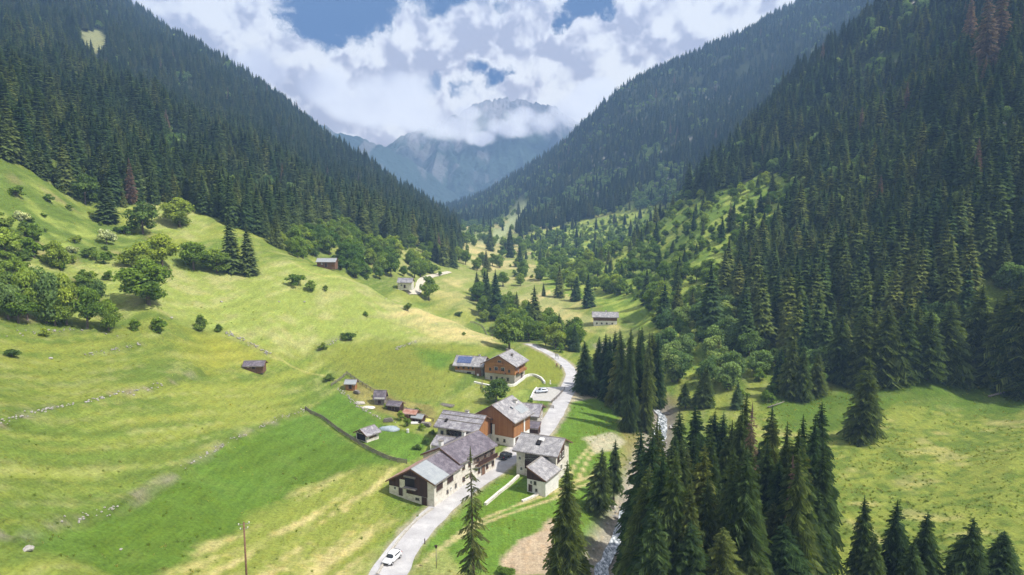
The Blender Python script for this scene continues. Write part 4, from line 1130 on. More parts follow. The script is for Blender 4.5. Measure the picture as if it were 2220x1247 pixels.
def boxes(name, bx, material, parent=None):
    """one mesh of axis boxes (x0,x1,y0,y1,z0,z1)"""
    V = []; Fc = []
    for x0, x1, y0, y1, z0, z1 in bx:
        n = len(V)
        V += [(x0, y0, z0), (x1, y0, z0), (x1, y1, z0), (x0, y1, z0), (x0, y0, z1), (x1, y0, z1), (x1, y1, z1), (x0, y1, z1)]
        Fc += [(n, n + 3, n + 2, n + 1), (n + 4, n + 5, n + 6, n + 7), (n, n + 1, n + 5, n + 4), (n + 1, n + 2, n + 6, n + 5), (n + 2, n + 3, n + 7, n + 6), (n + 3, n, n + 4, n + 7)]
    me = bpy.data.meshes.new(name); me.from_pydata(V, [], Fc)
    return link(name, me, material, parent)
def prism(name, prof, y0, y1, material, parent=None):
    """profile in (x, z), extruded along y"""
    n = len(prof)
    V = [(x, y0, z) for x, z in prof] + [(x, y1, z) for x, z in prof]
    Fc = [tuple(range(n)), tuple(range(2 * n - 1, n - 1, -1))] + [(i, i + n, (i + 1) % n + n, (i + 1) % n) for i in range(n)]
    me = bpy.data.meshes.new(name); me.from_pydata(V, [], Fc)
    bm = bmesh.new(); bm.from_mesh(me); bmesh.ops.recalc_face_normals(bm, faces=bm.faces); bm.to_mesh(me); bm.free()
    return link(name, me, material, parent)
class House:
    """gabled house: local x across the gable, local y along the ridge"""
    def __init__(s, name, label, cat, O, rz, W, L, hl, hr, ridge, rf=.5, over=.6, gover=.6, wall=None, roof=None, th=.22, group=None, base=-1.2):
        s.W, s.L, s.hl, s.hr, s.ridge, s.rx = W, L, hl, hr, ridge, rf * W
        s.root = empty(name, (O[0], O[1], O[2]), R(rz), label, cat, group)
        s.prism_wall('wall', base, 0, L, 0, wall or M_PLASTER)
        rx = s.rx
        for side, (xe, he) in enumerate(((0, hl), (W, hr))):
            if abs(rx - xe) < .2: continue
            sl_ = (he - ridge) / (xe - rx)
            xo = xe + (over if xe > rx else -over); zo = ridge + sl_ * (xo - rx)
            sg = 0.0
            prof = [(rx + sg, ridge + .02), (xo, zo + .02), (xo, zo + th), (rx + sg, ridge + th)]
            mt = roof[side] if isinstance(roof, tuple) else (roof or M_SLATE)
            rf_ = prism('roof', prof, -gover, L + gover, mt, s.root)
            bp = [(rx, ridge - .12), (xo, zo - .12), (xo, zo + th - .03), (rx, ridge + th - .03)]
            prism('bargeboard', bp, -gover - .06, -gover - .003, M_BWOOD, rf_); prism('bargeboard', bp, L + gover + .003, L + gover + .06, M_BWOOD, rf_)
            s.gutter = boxes('gutter', [(min(xo, xo + (.14 if xe > rx else -.14)), max(xo, xo + (.14 if xe > rx else -.14)), -gover + .05, L + gover - .05, zo - .06, zo + .06)], M_GWOOD, rf_)
        # ridge cap a little proud
        s.box('ridge_cap', rx - .16, rx + .16, -gover - .02, L + gover + .02, ridge + th - .06, ridge + th + .04, M_GWOOD)
    def zroof(s, x):
        return s.hl + (s.ridge - s.hl) * x / s.rx if x <= s.rx and s.rx > .01 else s.hr + (s.ridge - s.hr) * (s.W - x) / (s.W - s.rx)
    def prism_wall(s, name, z0, y0, y1, out, material, x0=None, x1=None):
        x0 = -out if x0 is None else x0; x1 = s.W + out if x1 is None else x1
        pr = [(x0, z0), (x1, z0), (x1, s.zroof(min(x1, s.W)) - .02 - out * .2)]
        if x0 < s.rx < x1: pr.append((s.rx, s.ridge - .02))
        pr.append((x0, s.zroof(max(x0, 0)) - .02 - out * .2))
        return prism(name, pr, y0, y1, material, s.root)
    def clad(s, z0, material=None, name='cladding', x0=None, x1=None, y0=None, y1=None):
        return s.prism_wall(name, z0, -.07 if y0 is None else y0, s.L + .07 if y1 is None else y1, .07, material or M_DWOOD, x0, x1)
    def box(s, name, x0, x1, y0, y1, z0, z1, m, parent=None):
        return boxes(name, [(x0, x1, y0, y1, z0, z1)], m, parent or s.root)
    def win(s, face, u, z, w_=.8, h=1.0, frame=None, pane=None, off=.08, name='window', bars=True):
        frame = frame or M_WHITE; pane = pane or M_GLASS
        def bx(u0, u1, d0, d1, z0, z1):
            if face == 'f': return (u0, u1, -d1, -d0, z0, z1)
            if face == 'b': return (u0, u1, s.L + d0, s.L + d1, z0, z1)
            if face == 'r': return (s.W + d0, s.W + d1, u0, u1, z0, z1)
            return (-d1, -d0, u0, u1, z0, z1)
        a = w_ / 2; k = .07
        fr = [bx(u - a, u - a + k, .0, off + .05, z, z + h), bx(u + a - k, u + a, .0, off + .05, z, z + h), bx(u - a, u + a, .0, off + .055, z + h - k, z + h), bx(u - a - .04, u + a + .04, .0, off + .12, z - .05, z + k - .01)]
        if bars and w_ < 1.6: fr.append(bx(u - .025, u + .025, .0, off + .045, z, z + h))
        f = boxes(name, fr, frame, s.root)
        boxes('pane', [bx(u - a + .01, u + a - .01, 0, off + .02, z + .01, z + h - .01)], pane, f)
        return f
    def door(s, face, u, z, w_=1.0, h=2.0, m=None):
        def bx(u0, u1, d0, d1, z0, z1):
            if face == 'f': return (u0, u1, -d1, -d0, z0, z1)
            if face == 'r': return (s.W + d0, s.W + d1, u0, u1, z0, z1)
            return (-d1, -d0, u0, u1, z0, z1)
        d = boxes('door', [bx(u - w_ / 2, u + w_ / 2, 0, .12, z, z + h)], m or M_DWOOD, s.root)
        boxes('door_frame', [bx(u - w_ / 2 - .1, u - w_ / 2, 0, .15, z, z + h + .1), bx(u + w_ / 2, u + w_ / 2 + .1, 0, .15, z, z + h + .1), bx(u - w_ / 2, u + w_ / 2, 0, .15, z + h, z + h + .1)], M_GWOOD, d)
        return d
    def chimney(s, x, y, w_=.7, h=1.2, m=None):
        z = s.zroof(x)
        c = s.box('chimney', x - w_ / 2, x + w_ / 2, y - w_ / 2, y + w_ / 2, z - .3, z + h, m or M_WHITE)
        boxes('chimney_cap', [(x - w_ / 2 - .12, x + w_ / 2 + .12, y - w_ / 2 - .12, y + w_ / 2 + .12, z + h, z + h + .12)], M_GWOOD, c)
        return c
    def onroof(s, name, side, x0, x1, y0, y1, m, lift=.05, th=.22):
        """a sheet lying on one roof slope"""
        f = lambda x: s.ridge + (s.ridge - (s.hr if side == 'r' else s.hl)) * (-(abs(x - s.rx))) / (s.W - s.rx if side == 'r' else s.rx) + th + .02
        pr = [(x0, f(x0) - .05), (x1, f(x1) - .05), (x1, f(x1) + lift), (x0, f(x0) + lift)]
        return prism(name, pr, y0, y1, m, s.root)

# B1 long house by the road, near half
h1 = House('farm_barn', 'near end of the long roadside house, with a roof of pale metal and slate', 'house', (-25.2, 134.0, 0), -26, 10.9, 10.2, 3.7, 4.9, 7.0, .52, .5, .5, M_PLASTER, (M_RUST, M_SLATE_D))
h1.onroof('metal_sheet', 'r', h1.rx + .15, h1.W + .52, -.52, 5.0, M_METAL)
h1.clad(2.6, M_DWOOD, 'timber_front', 0.0, 2.6, -.07, .05)
h1.clad(1.7, M_DWOOD, 'timber_front', 4.3, 9.3, -.09, .05)
h1.clad(4.4, M_DWOOD, 'timber_front', 2.6, 4.3, -.08, .05)
h1.box('loft_opening', 4.0, 6.3, -.16, .02, 3.2, 5.1, M_DARK); h1.box('loft_beam', 3.8, 6.6, -.35, -.07, 5.1, 5.45, M_GWOOD); h1.box('balcony_floor', 3.9, 7.0, -1.0, -.07, 2.95, 3.15, M_GWOOD)
h1.win('f', 1.5, 1.9, .6, .7); h1.door('f', 2.9, .9, .8, 1.6); h1.door('f', 8.6, -.1, 1.1, 1.7); h1.win('f', 6.9, .7, .9, .5, M_GWOOD)
h1.win('r', 1.9, 2.9, 2.3, 1.7, M_GWOOD, M_DWOOD, bars=False, name='hay_window'); h1.win('r', 6.0, 2.9, 2.3, 1.7, M_GWOOD, M_DWOOD, bars=False, name='hay_window')
h1.win('r', 4.9, .9, .6, .8, M_GWOOD); h1.win('r', 6.2, 1.2, .5, .6); h1.win('r', 8.2, .9, .6, .9, M_GWOOD)
# B2 far half
h2 = House('farmhouse', 'far end of the long roadside house, under a dark purple grey slab roof', 'house', (-19.5, 144.2, 0), -34, 10.0, 13.2, 5.3, 5.5, 7.7, .5, .5, .35, M_PLASTER, M_SLATE_D)
h2.clad(3.3, M_BWOOD, 'timber_upper', 9.97, 10.0, 5.0, 13.1)
h2.box('balcony', 10.07, 11.0, 5.6, 12.8, 2.9, 3.1, M_BWOOD); h2.box('balcony_rail', 10.92, 11.0, 5.6, 12.8, 3.1, 4.0, M_DWOOD)
for u in (1.5, 4.0, 7.0, 10.0, 12.2): h2.win('r', u, .9, .8, 1.0, M_BWOOD)
for u in (1.5, 3.6, 6.6, 9.3, 11.8): h2.win('r', u, 3.5, .8, .95, M_BWOOD)
h2.door('r', 8.5, 0, 1.1, 2.0, M_BWOOD)
h2.chimney(3.3, 2.2, .8, 1.4); h2.chimney(4.7, 8.5, .7, 1.3)
h2.win('b', 3, 1, 1.1, 1.0); h2.win('b', 7, 1, 1.1, 1.0)
# B3
h3 = House('farmhouse', 'grey roofed house with a log gable joined to the big orange barn', 'house', (-15.0, 170.3, 0), -113, 8.4, 10.6, 5.9, 5.9, 8.1, .5, .9, .7, M_PLASTER, M_SLATE)
h3.clad(2.6, M_OWOOD, 'log_gable', -.05, 8.45, 10.55, 10.67)
h3.clad(2.8, M_DWOOD, 'timber_front', 8.35, 8.4, 2.4, 10.4)
for u in (1.2, 3.2, 5.2, 7.4, 9.4): h3.win('r', u, 3.5, .8, 1.0, M_GWOOD)
h3.chimney(3.4, 5.6, .8, .9)
h3.onroof('roof_hatch', 'r', 6.9, 7.7, 1.5, 2.1, M_DARK, .3)
for k_, xx_ in enumerate((5.4, 6.9)): h3.onroof('snow_board', 'r', xx_, xx_ + .12, -.6, 11.2, M_GWOOD, .12)
hl_ = House('lean_to', 'low grey lean-to in front of the grey roofed house, behind the long house', 'shed', (-18.0, 160.2, 0), -113, 3.0, 4.6, 3.9, 2.6, 3.95, .03, .3, .3, M_PLASTER, M_SLATE)
# B4
h4 = House('timber_barn', 'big orange timber barn with a broad gable above a white stone base', 'barn', (-9.3, 168.2, 0), -30, 11.2, 8.2, 6.7, 6.9, 10.0, .49, .9, 1.0, M_WHITE, M_SLATE_B)
h4.clad(2.4, M_OWOOD, 'timber_wall')
h4.box('pilaster', 3.2, 3.9, -.22, .0, 0, 5.4, M_WHITE); h4.box('pilaster', 5.1, 5.8, -.22, .0, 0, 5.0, M_WHITE); h4.box('gate_opening', 3.9, 5.1, -.15, 0, 2.4, 5.2, M_DARK)
h4.box('corner_pillar', 11.05, 11.4, 4.9, 5.5, 0, 6.6, M_WHITE); h4.door('r', 1.6, 0, 1.2, 2.1)
for u in (6.6, 8.6): h4.win('f', u, .9, .6, .8, M_GWOOD)
h4.chimney(7.6, 7.2, .8, .8); h4.onroof('skylight', 'r', 8.1, 8.8, 3.5, 4.0, M_GLASS, .1)
h4.onroof('pale_patch', 'r', 8.6, 10.9, 4.6, 8.6, M_METAL, .04)
# B5
h5 = House('stone_house', 'small grey stone house with a slab roof tucked behind the orange barn', 'house', (2.0, 187.0, 0), -104, 8.0, 6.9, 3.3, 3.3, 5.2, .5, .6, .7, M_STONE, M_SLATE)
h5.clad(3.0, M_DWOOD, 'timber_gable', None, None, 6.85, 6.97); h5.win('r', 3.0, 1.2, .7, .8); h5.win('r', 5.4, 1.2, .7, .8); h5.win('b', 3, 1, .8, 1); h5.door('r', 1.4, 0, .9, 1.9)
hx_ = House('lean_to', 'dark low lean-to shed between the orange barn and the small stone house', 'shed', (4.6, 174.9, 0), -104, 3.2, 3.0, 2.6, 1.9, 2.65, .03, .3, .2, M_DWOOD, M_SLATE_D)
# B6
h6 = House('stone_house', 'house on the right of the road, heavy slab roof and dark timber front', 'house', (4.5, 155.1, -.3), -113, 8.9, 9.3, 5.7, 5.8, 7.9, .5, .8, .7, M_PLASTER, M_SLATE_B)
h6.clad(3.4, M_DWOOD, 'timber_front', 8.83, 8.9, 2.0, 7.6); h6.box('porch_shadow_wall', 8.9, 9.0, 2.0, 5.0, 1.6, 3.4, M_DWOOD)
h6.clad(3.3, M_DWOOD, 'timber_gable', 3.3, 8.0, 9.25, 9.37)
for u, z in ((4.4, 3.9), (6.3, 3.9), (5.4, 1.2)): h6.win('b', u, z, 1.0, 1.2)
h6.win('r', 1.2, 1.0, .6, .8); h6.win('r', .8, 3.4, .6, .8); h6.door('l', 4, 0, 1, 2)
h6.onroof('roof_hole', 'r', 6.3, 7.4, 4.0, 5.0, M_DARK, .35); h6.onroof('hatch_lid', 'r', 5.5, 6.3, 4.3, 5.4, M_WHITE, .3)
h6b = House('annex', 'small white annex with its own slab roof, right of the road', 'annex', (3.2, 138.0, -.6), -29, 4.3, 6.4, 5.4, 3.4, 5.45, .03, .35, .5, M_WHITE, M_SLATE_B)
h6b.clad(2.9, M_DWOOD, 'timber_front', 0.0, 4.3, -.07, .03); h6b.clad(2.9, M_DWOOD, 'timber_side', -.07, 0.05, 0, 6.4)
h6b.win('f', 1.0, 1.9, .6, .8); h6b.win('f', 1.9, 1.9, .6, .8, M_GWOOD); h6b.win('f', 2.2, .5, .5, .6, M_GWOOD); h6b.door('f', .8, .2, .7, 1.5)
# B7 upper chalet
h7 = House('chalet', 'large orange timber chalet on a stone base above the parking area', 'house', (-9.1, 223.8, .7), -23, 10.8, 9.0, 6.4, 6.4, 9.2, .5, 1.1, 1.1, M_STONE, M_SLATE_B)
h7.clad(2.9, M_OLOG, 'log_wall')
for u in (4.2, 6.6): h7.win('f', u, 3.5, 1.3, 1.7, M_WHITE, name='window')
h7.win('f', 5.4, 6.3, 1.2, 1.2, M_WHITE); h7.win('f', 2.0, 3.7, .8, 1.0, M_BWOOD); h7.win('f', 8.9, 3.7, .8, 1.0, M_BWOOD)
bl = h7.box('balcony', 3.2, 7.8, -1.0, -.07, 3.2, 3.35, M_BWOOD); boxes('balcony_rail', [(3.2, 7.8, -1.0, -.92, 3.35, 4.2)], M_OWOOD, bl)
bl = h7.box('balcony', 4.0, 7.0, -.9, -.07, 6.0, 6.12, M_BWOOD); boxes('balcony_rail', [(4.0, 7.0, -.9, -.82, 6.12, 6.9)], M_OWOOD, bl)
bl = h7.box('balcony', 10.87, 11.9, 1.0, 8.0, 3.2, 3.35, M_BWOOD); boxes('balcony_rail', [(11.8, 11.9, 1.0, 8.0, 3.35, 4.2)], M_OWOOD, bl)
for u in (2.4, 4.4, 6.4, 8.4): h7.win('f', u, .7, .8, 1.2, M_GWOOD)
h7.chimney(7.9, 4.8, .6, 1.0, M_GWOOD); h7.chimney(4.6, 8.2, .5, .8, M_GWOOD); h7.win('r', 3, 3.6, .8, 1.0); h7.door('r', 6, .1, 1, 2)
h7b = House('chalet_wing', 'low timber wing of the chalet with blue solar panels on its roof', 'house', (-17.8, 235.2, 1.2), -103, 7.2, 9.6, 4.6, 4.2, 6.3, .5, .9, .7, M_STONE, M_SLATE_B)
h7b.clad(2.2, M_OLOG, 'log_wall', None, None, -.07, 9.0)
h7b.onroof('solar_panel', 'r', 4.2, 6.9, .4, 5.4, M_SOLAR, .12)
h7b.box('garage_opening', 7.2, 7.32, 4.2, 5.6, .0, 1.7, M_DARK); h7b.box('entrance_porch', 7.27, 7.9, 7.2, 9.3, -.6, 3.6, M_BWOOD); h7b.box('entrance_door', 7.9, 7.98, 7.9, 8.6, -.6, 1.4, M_WHITE)
for u in (1.2, 3.0, 4.8, 6.3): h7b.win('r', u, 2.7, .7, .9, M_BWOOD)
h7b.chimney(3.4, 7.6, .6, .7)
# terrace of the chalet and its curved ramp wall
def wall_along(name, pts, h, th, m, label, cat, px=True, cap=None, dz=0):
    P_ = [(p.x, p.y) for p in hits(pts)] if px else pts
    ln = spline(P_, .7); tg = np.gradient(ln, axis=0); tg /= np.linalg.norm(tg, axis=1)[:, None]; nm = np.stack([-tg[:, 1], tg[:, 0]], 1)
    z = Hg(ln[:, 0], ln[:, 1]) + dz
    V = []; Fc = []
    rs = np.random.RandomState(len(name) + len(pts))
    for i in range(len(ln)):
        jj = .12 * (rs.rand() - .5) if m is M_STONE else 0
        for sd, zz in ((-1, -.5), (-1, h + jj), (1, h + jj), (1, -.5)):
            V.append((ln[i, 0] + nm[i, 0] * sd * th / 2, ln[i, 1] + nm[i, 1] * sd * th / 2, z[i] + zz))
    for i in range(len(ln) - 1):
        for k in range(3): Fc.append((i * 4 + k, i * 4 + k + 1, i * 4 + k + 5, i * 4 + k + 4))
    Fc += [(0, 1, 2, 3), tuple((len(ln) - 1) * 4 + k for k in (3, 2, 1, 0))]
    me = bpy.data.meshes.new(name); me.from_pydata(V, [], Fc)
    return tag(link(name, me, m), label, cat)
wall_along('retaining_wall', [(1085, 836), (1112, 838), (1128, 828), (1142, 817), (1158, 816), (1172, 822), (1181, 832)], .8, .5, M_WHITE, 'pale curved retaining wall below the upper chalet', 'wall')
wall_along('retaining_wall', [(1028, 830), (1050, 835), (1062, 838)], .5, .6, M_WHITE, 'short pale terrace wall at the left foot of the chalet', 'wall')
wall_along('retaining_wall', [(1148, 869), (1156, 852), (1163, 842)], .45, .3, M_WHITE, 'low light wall along the left side of the parking area', 'wall')
wall_along('retaining_wall', [(1052, 1096), (1080, 1072), (1105, 1052), (1124, 1034)], .55, .55, M_PLASTER, 'low stone wall running from the road to the white annex', 'wall')
wall_along('retaining_wall', [(1132, 1088), (1152, 1080), (1170, 1071)], .35, .6, M_PLASTER, 'short stone kerb in front of the white annex', 'wall')
wall_along('retaining_wall', [(818, 1247), (838, 1212), (868, 1168), (905, 1128), (938, 1104)], .35, .35, M_STONE, 'low stone edging along the left side of the near road', 'wall')

# ---- dry stone walls on the meadows: heaped stones
def rock_mesh(name, seed, n=14, flat=.6, m=None):
    rs = np.random.RandomState(seed)
    bm = bmesh.new()
    for p in rs.normal(size=(n + 10, 3)):
        p = p / np.linalg.norm(p) * (.42 + .13 * rs.rand()); bm.verts.new((p[0], p[1], p[2] * flat))
    bmesh.ops.convex_hull(bm, input=bm.verts)
    for v_ in [v_ for v_ in bm.verts if not v_.link_faces]: bm.verts.remove(v_)
    me = bpy.data.meshes.new(name); bm.to_mesh(me); bm.free()
    if m: me.materials.append(m)
    return me
M_ROCK = noisy('grey_rock', [(.3, (.20, .18, .16)), (.6, (.40, .38, .35)), (.8, (.56, .54, .51))], 4, 5)
RK = [rock_mesh('rock', 400 + i) for i in range(6)]
def stone_row(name, pts, dens, wid, smax, label, cat='stone wall', m=None):
    ln = spline(hits(pts), .5); rs = np.random.RandomState(int(pts[0][0]) + 3)
    V = []; Fc = []
    L_ = len(ln)
    for k in range(int(L_ * dens)):
        i = rs.randint(L_); sc = smax * (.35 + .65 * rs.rand()); o = rs.normal(0, wid, 2)
        x, y = ln[i] + o; z = float(Hg(x, y)) + sc * .12 + rs.rand() * .18
        me = RK[rs.randint(6)]; a = rs.rand() * 6.28; n = len(V)
        for v_ in me.vertices:
            V.append((x + sc * (v_.co.x * math.cos(a) - v_.co.y * math.sin(a)), y + sc * (v_.co.x * math.sin(a) + v_.co.y * math.cos(a)), z + sc * v_.co.z))
        Fc += [tuple(n + q for q in p.vertices) for p in me.polygons]
    me = bpy.data.meshes.new(name); me.from_pydata(V, [], Fc)
    return tag(link(name, me, m or M_ROCK), label, cat)
stone_row('dry_stone_wall', [(0,918),(60,902),(120,885),(200,868),(250,855),(350,835)], .9, .35, .65, 'broken dry stone wall along the upper terrace bank at the left')
stone_row('dry_stone_wall', [(135,1130),(200,1115),(250,1103)], 1.3, .3, .5, 'heap of pale stones on the lower terrace bank at the left')
stone_row('dry_stone_wall', [(400,1012),(440,990),(480,968),(530,943)], .9, .3, .55, 'ragged row of stones in the middle of the lower terrace bank')
stone_row('dry_stone_wall', [(565,928),(610,905),(662,888)], .9, .25, .5, 'row of stones where the lower bank meets the wooden fence')
stone_row('dry_stone_wall', [(490,720),(520,735),(560,754),(584,768)], 2.0, .4, .75, 'pale stone wall climbing from the hay hut to the small round bush')
stone_row('dry_stone_wall', [(180,770),(240,760),(305,746)], 1.0, .3, .6, 'short line of pale stones high on the left meadow')
stone_row('dry_stone_wall', [(688,760),(725,743),(765,727)], 1.4, .3, .6, 'short stone wall between two dark bushes on the meadow')
stone_row('dry_stone_wall', [(858,758),(880,748),(905,739)], 1.6, .25, .6, 'short dark stone wall in the meadow left of the chalet')
stone_row('dry_stone_wall', [(735,845),(760,865),(775,880),(800,895),(830,910),(850,915)], 1.6, .3, .6, 'crumbling stone wall along the upper edge of the green garden')
stone_row('dry_stone_wall', [(0,735),(60,722),(160,715),(260,728)], .5, .6, .7, 'scattered stones on the bank under the left tree row')
stone_row('dry_stone_wall', [(800,630),(850,655),(900,685),(980,715),(1070,738)], .35, .4, .5, 'thin broken line of stones crossing the bright meadow')
for i, (px, py, s_) in enumerate([(62, 1207, 1.4), (262, 1192, .6), (110, 778, 1.0), (335, 692, .8), (345, 692, 1.2), (372, 690, 1.0), (660, 655, .9), (480, 655, 1.0), (605, 655, .9)]):
    p = hit(px, py); o = link('boulder', rock_mesh('boulder', 500 + i), M_ROCK); o.location = (p.x, p.y, p.z + s_ * .15); o.scale = (s_, s_, s_)
    tag(o, ['large white boulder alone in the lush field at the bottom left', 'small pale stone in the lush lower left field', 'reddish stone above the upper bank at the left', 'left stone of the pale trio under the big round tree', 'middle stone of the pale trio under the big round tree',
            'right stone of the pale trio under the big round tree', 'pale stone in the bright meadow, rightmost of the upper ones', 'pale stone in the bright meadow, leftmost of the upper ones', 'pale stone in the bright meadow between two others'][i], 'boulder')
# boulders along the stream
rs = np.random.RandomState(77)
for i in range(110):
    k = rs.randint(8, len(stream_ln) - 5); sd = rs.choice([-1, 1]); tg = stream_ln[k + 1] - stream_ln[k]; tg = tg / np.linalg.norm(tg)
    off = sd * (1.9 + abs(rs.normal(0, .9))) if rs.rand() < .8 else rs.normal(0, .9)
    x = stream_ln[k][0] - tg[1] * off; y = stream_ln[k][1] + tg[0] * off; s_ = .5 + 1.1 * rs.rand() ** 2
    o = bpy.data.objects.new('boulder', RK[i % 6]); COL.objects.link(o)
    if not RK[i % 6].materials: RK[i % 6].materials.append(M_ROCK)
    o.location = (x, y, float(Hg(x, y)) + .25); o.scale = (s_, s_, s_); o.rotation_euler.z = rs.rand() * 6
    tag(o, 'grey boulder lying in or beside the rushing stream', 'boulder', 'boulders in and along the stream')

# ---- huts
def hut(px, py, rz, W, L, he, ri, wall, roof, label, name='hut', cat='hut', over=.4, extra=None, base=-1.0, sink=0):
    p = hit(px, py)
    h = House(name, label, cat, (p.x, p.y, p.z - sink), rz, W, L, he, he, ri, .5, over, over, wall, roof, .15, base=base)
    h.door('r', L * .5, 0 if sink < .5 else .3, .8, min(1.6, he - .15 - (sink > .5) * .3))
    return h
hq = hut(536, 790, -84, 3.4, 5.2, 1.3, 2.2, M_BWOOD, M_SLATE_D, 'small dark roofed hay hut alone in the left meadow', 'hay_hut', sink=.9); hq.win('r', 1.2, .9, .5, .5)
hq = hut(694, 577, -92, 4.0, 7.4, 2.2, 3.4, M_BWOOD, M_METAL, 'small hut with a pale roof on the crest of the bright meadow'); hq.win('r', 2, 1, .6, .6)
hq = hut(868, 622, -96, 5.0, 7.2, 3.0, 4.9, M_PLASTER, M_SLATE, 'hut with a steep pale roof beside the far track'); hq.win('r', 2, 1, .9, .9)
h8 = House('farmhouse', 'low white farmhouse with a dark timber upper floor across the stream', 'house', (*hit(1286, 700).xy, hit(1300, 703).z - .4), -95, 7, 11, 4.6, 4.6, 6.2, .5, .8, .8, M_WHITE, M_SLATE_B)
h8.clad(2.6, M_BWOOD, 'timber_upper')
for u in (1.5, 3.8, 6.2, 8.8): h8.win('r', u, .8, .9, 1.0, M_WHITE)
h8.chimney(3.0, 6, .7, .9)
hq = hut(754, 838, -92, 2.4, 2.8, 1.6, 2.4, M_OWOOD, M_METAL, 'tiny orange shed with a pale roof above the garden', 'garden_shed', 'shed'); hq.win('r', 2.6, 1, .5, .5)
hq = hut(817, 869, -92, 2.8, 2.8, 1.7, 3.4, M_GWOOD, M_SLATE_D, 'dark grey garden hut with a steep roof', 'garden_hut'); hq.box('white_board', 3.42, 3.55, .2, 3.0, 1.6, 1.9, M_WHITE)
hq = hut(885, 900, -110, 2.4, 3.4, 1.4, 2.1, M_OWOOD, M_RUST, 'low shed with a rusty red roof among the clutter', 'shed', 'shed')
hq = hut(850, 882, -108, 2.6, 3.6, 1.4, 2.1, M_DWOOD, M_SLATE_D, 'dark low shed beside the rusty roofed shed', 'shed', 'shed')
hq = hut(903, 908, -112, 2.2, 2.8, 1.2, 1.8, M_DWOOD, M_METAL, 'small shed with a pale metal roof left of the grey roofed house', 'shed', 'shed')
# open shed with the grey roof
p = hit(772, 951)
h9 = House('open_shed', 'open fronted shed with a grey plank roof in the fenced garden', 'shed', (p.x, p.y, p.z), -38, 4.0, 3.8, 1.7, 1.7, 2.7, .5, .5, .4, M_PLASTER, M_SLATE)
h9.box('opening', .5, 3.5, -.1, .3, .1, 1.6, M_DARK); h9.box('side_opening', 3.9, 4.1, .8, 3.0, .6, 1.5, M_BWOOD); h9.box('gable_board', 1.0, 3.0, -.08, .02, 1.8, 2.1, M_DWOOD)
# tarpaulin, wood piles, planks, drums
def blob_mesh(name, a, b_, c_, seed, m):
    bm = bmesh.new(); bmesh.ops.create_icosphere(bm, subdivisions=3, radius=1)
    for v_ in bm.verts:
        n = float(fbm(v_.co.x * 2 + seed, v_.co.y * 2 + v_.co.z, seed, 3)) - .5
        v_.co = Vector((v_.co.x * a, v_.co.y * b_, max(-.2, v_.co.z) * c_)) * (1 + .5 * n)
    me = bpy.data.meshes.new(name); bm.to_mesh(me); bm.free()
    for p in me.polygons: p.use_smooth = True
    me.materials.append(m); return me
M_TARP = noisy('blue_grey_tarpaulin', [(.3, (.24, .30, .34)), (.7, (.36, .42, .46))], 2, 4, .5, .5)
M_YEL = noisy('yellow_tarpaulin', [(.3, (.5, .45, .10)), (.7, (.62, .6, .2))], 2, 4, .6, .4)
for nm, px, py, a, b_, c_, m_, lb, ct in [('tarpaulin_heap', 845, 932, 2.6, 1.5, 1.1, M_TARP, 'heap under a blue grey tarpaulin beside the open shed', 'tarpaulin'), ('yellow_tarpaulin', 925, 912, 1.6, 1.2, .6, M_YEL, 'yellow green tarpaulin heap left of the grey roofed house', 'tarpaulin'),
                                      ('sand_heap', 780, 875, 1.5, 1.0, .6, M_STONE, 'grey heap of rubble between the orange shed and the dark hut', 'rubble'), ('sand_heap', 800, 884, 1.8, 1.0, .5, M_PLASTER, 'pale heap of rubble below the dark garden hut', 'rubble')]:
    p = hit(px, py); o = link(nm, blob_mesh(nm, a, b_, c_, px, m_)); o.location = (p.x, p.y, p.z); tag(o, lb, ct)
def log_pile(px, py, rz, n, L, label, m=None, rows=3):
    p = hit(px, py); bm = bmesh.new(); r = .17
    for j in range(rows):
        for i in range(n - j):
            mt_ = Matrix.Translation(((i + j * .5) * r * 2, 0, r + j * r * 1.75)) @ Matrix.Rotation(R(90), 4, 'X')
            bmesh.ops.create_cone(bm, cap_ends=True, segments=8, radius1=r * random.uniform(.8, 1), radius2=r * .9, depth=L * random.uniform(.92, 1), matrix=mt_)
    me = bpy.data.meshes.new('log_pile'); bm.to_mesh(me); bm.free()
    o = link('log_pile', me, m or M_BWOOD); o.location = (p.x, p.y, p.z); o.rotation_euler.z = R(rz); return tag(o, label, 'log pile')
log_pile(866, 903, -20, 10, 1.2, 'stack of firewood beside the rusty roofed shed'); log_pile(832, 915, 20, 8, 1.0, 'stack of firewood behind the blue grey tarpaulin', M_GWOOD)
log_pile(912, 922, -15, 9, 1.3, 'stack of pale firewood left of the grey roofed house', M_GWOOD); log_pile(1146, 920, -30, 7, 1.2, 'stack of logs beside the road behind the orange barn'); log_pile(768, 852, -25, 6, 1.0, 'small stack of logs under the orange shed', M_GWOOD)
def plank_heap(px, py, rz, label, m=None, n=7, L=3.2):
    p = hit(px, py); V = []
    bx = [(-L / 2 + random.uniform(-.3, .3), L / 2 + random.uniform(-.3, .3), i * .24 - .9, i * .24 - .9 + .2, .1 + .1 * (i % 3), .16 + .1 * (i % 3)) for i in range(n)]
    o = boxes('plank_heap', bx, m or M_GWOOD); o.location = (p.x, p.y, p.z); o.rotation_euler.z = R(rz); return tag(o, label, 'planks')
plank_heap(968, 880, -25, 'grey planks leaning on the slope behind the grey roofed house', None, 9, 4.5); plank_heap(896, 918, 10, 'pale planks lying right of the tarpaulin heap', M_WHITE, 6, 2.6)
plank_heap(1155, 930, -35, 'planks lying at the roadside by the small stone house', M_GWOOD, 6, 2.4); plank_heap(840, 870, -25, 'grey planks behind the dark garden hut', None, 6, 3.0)
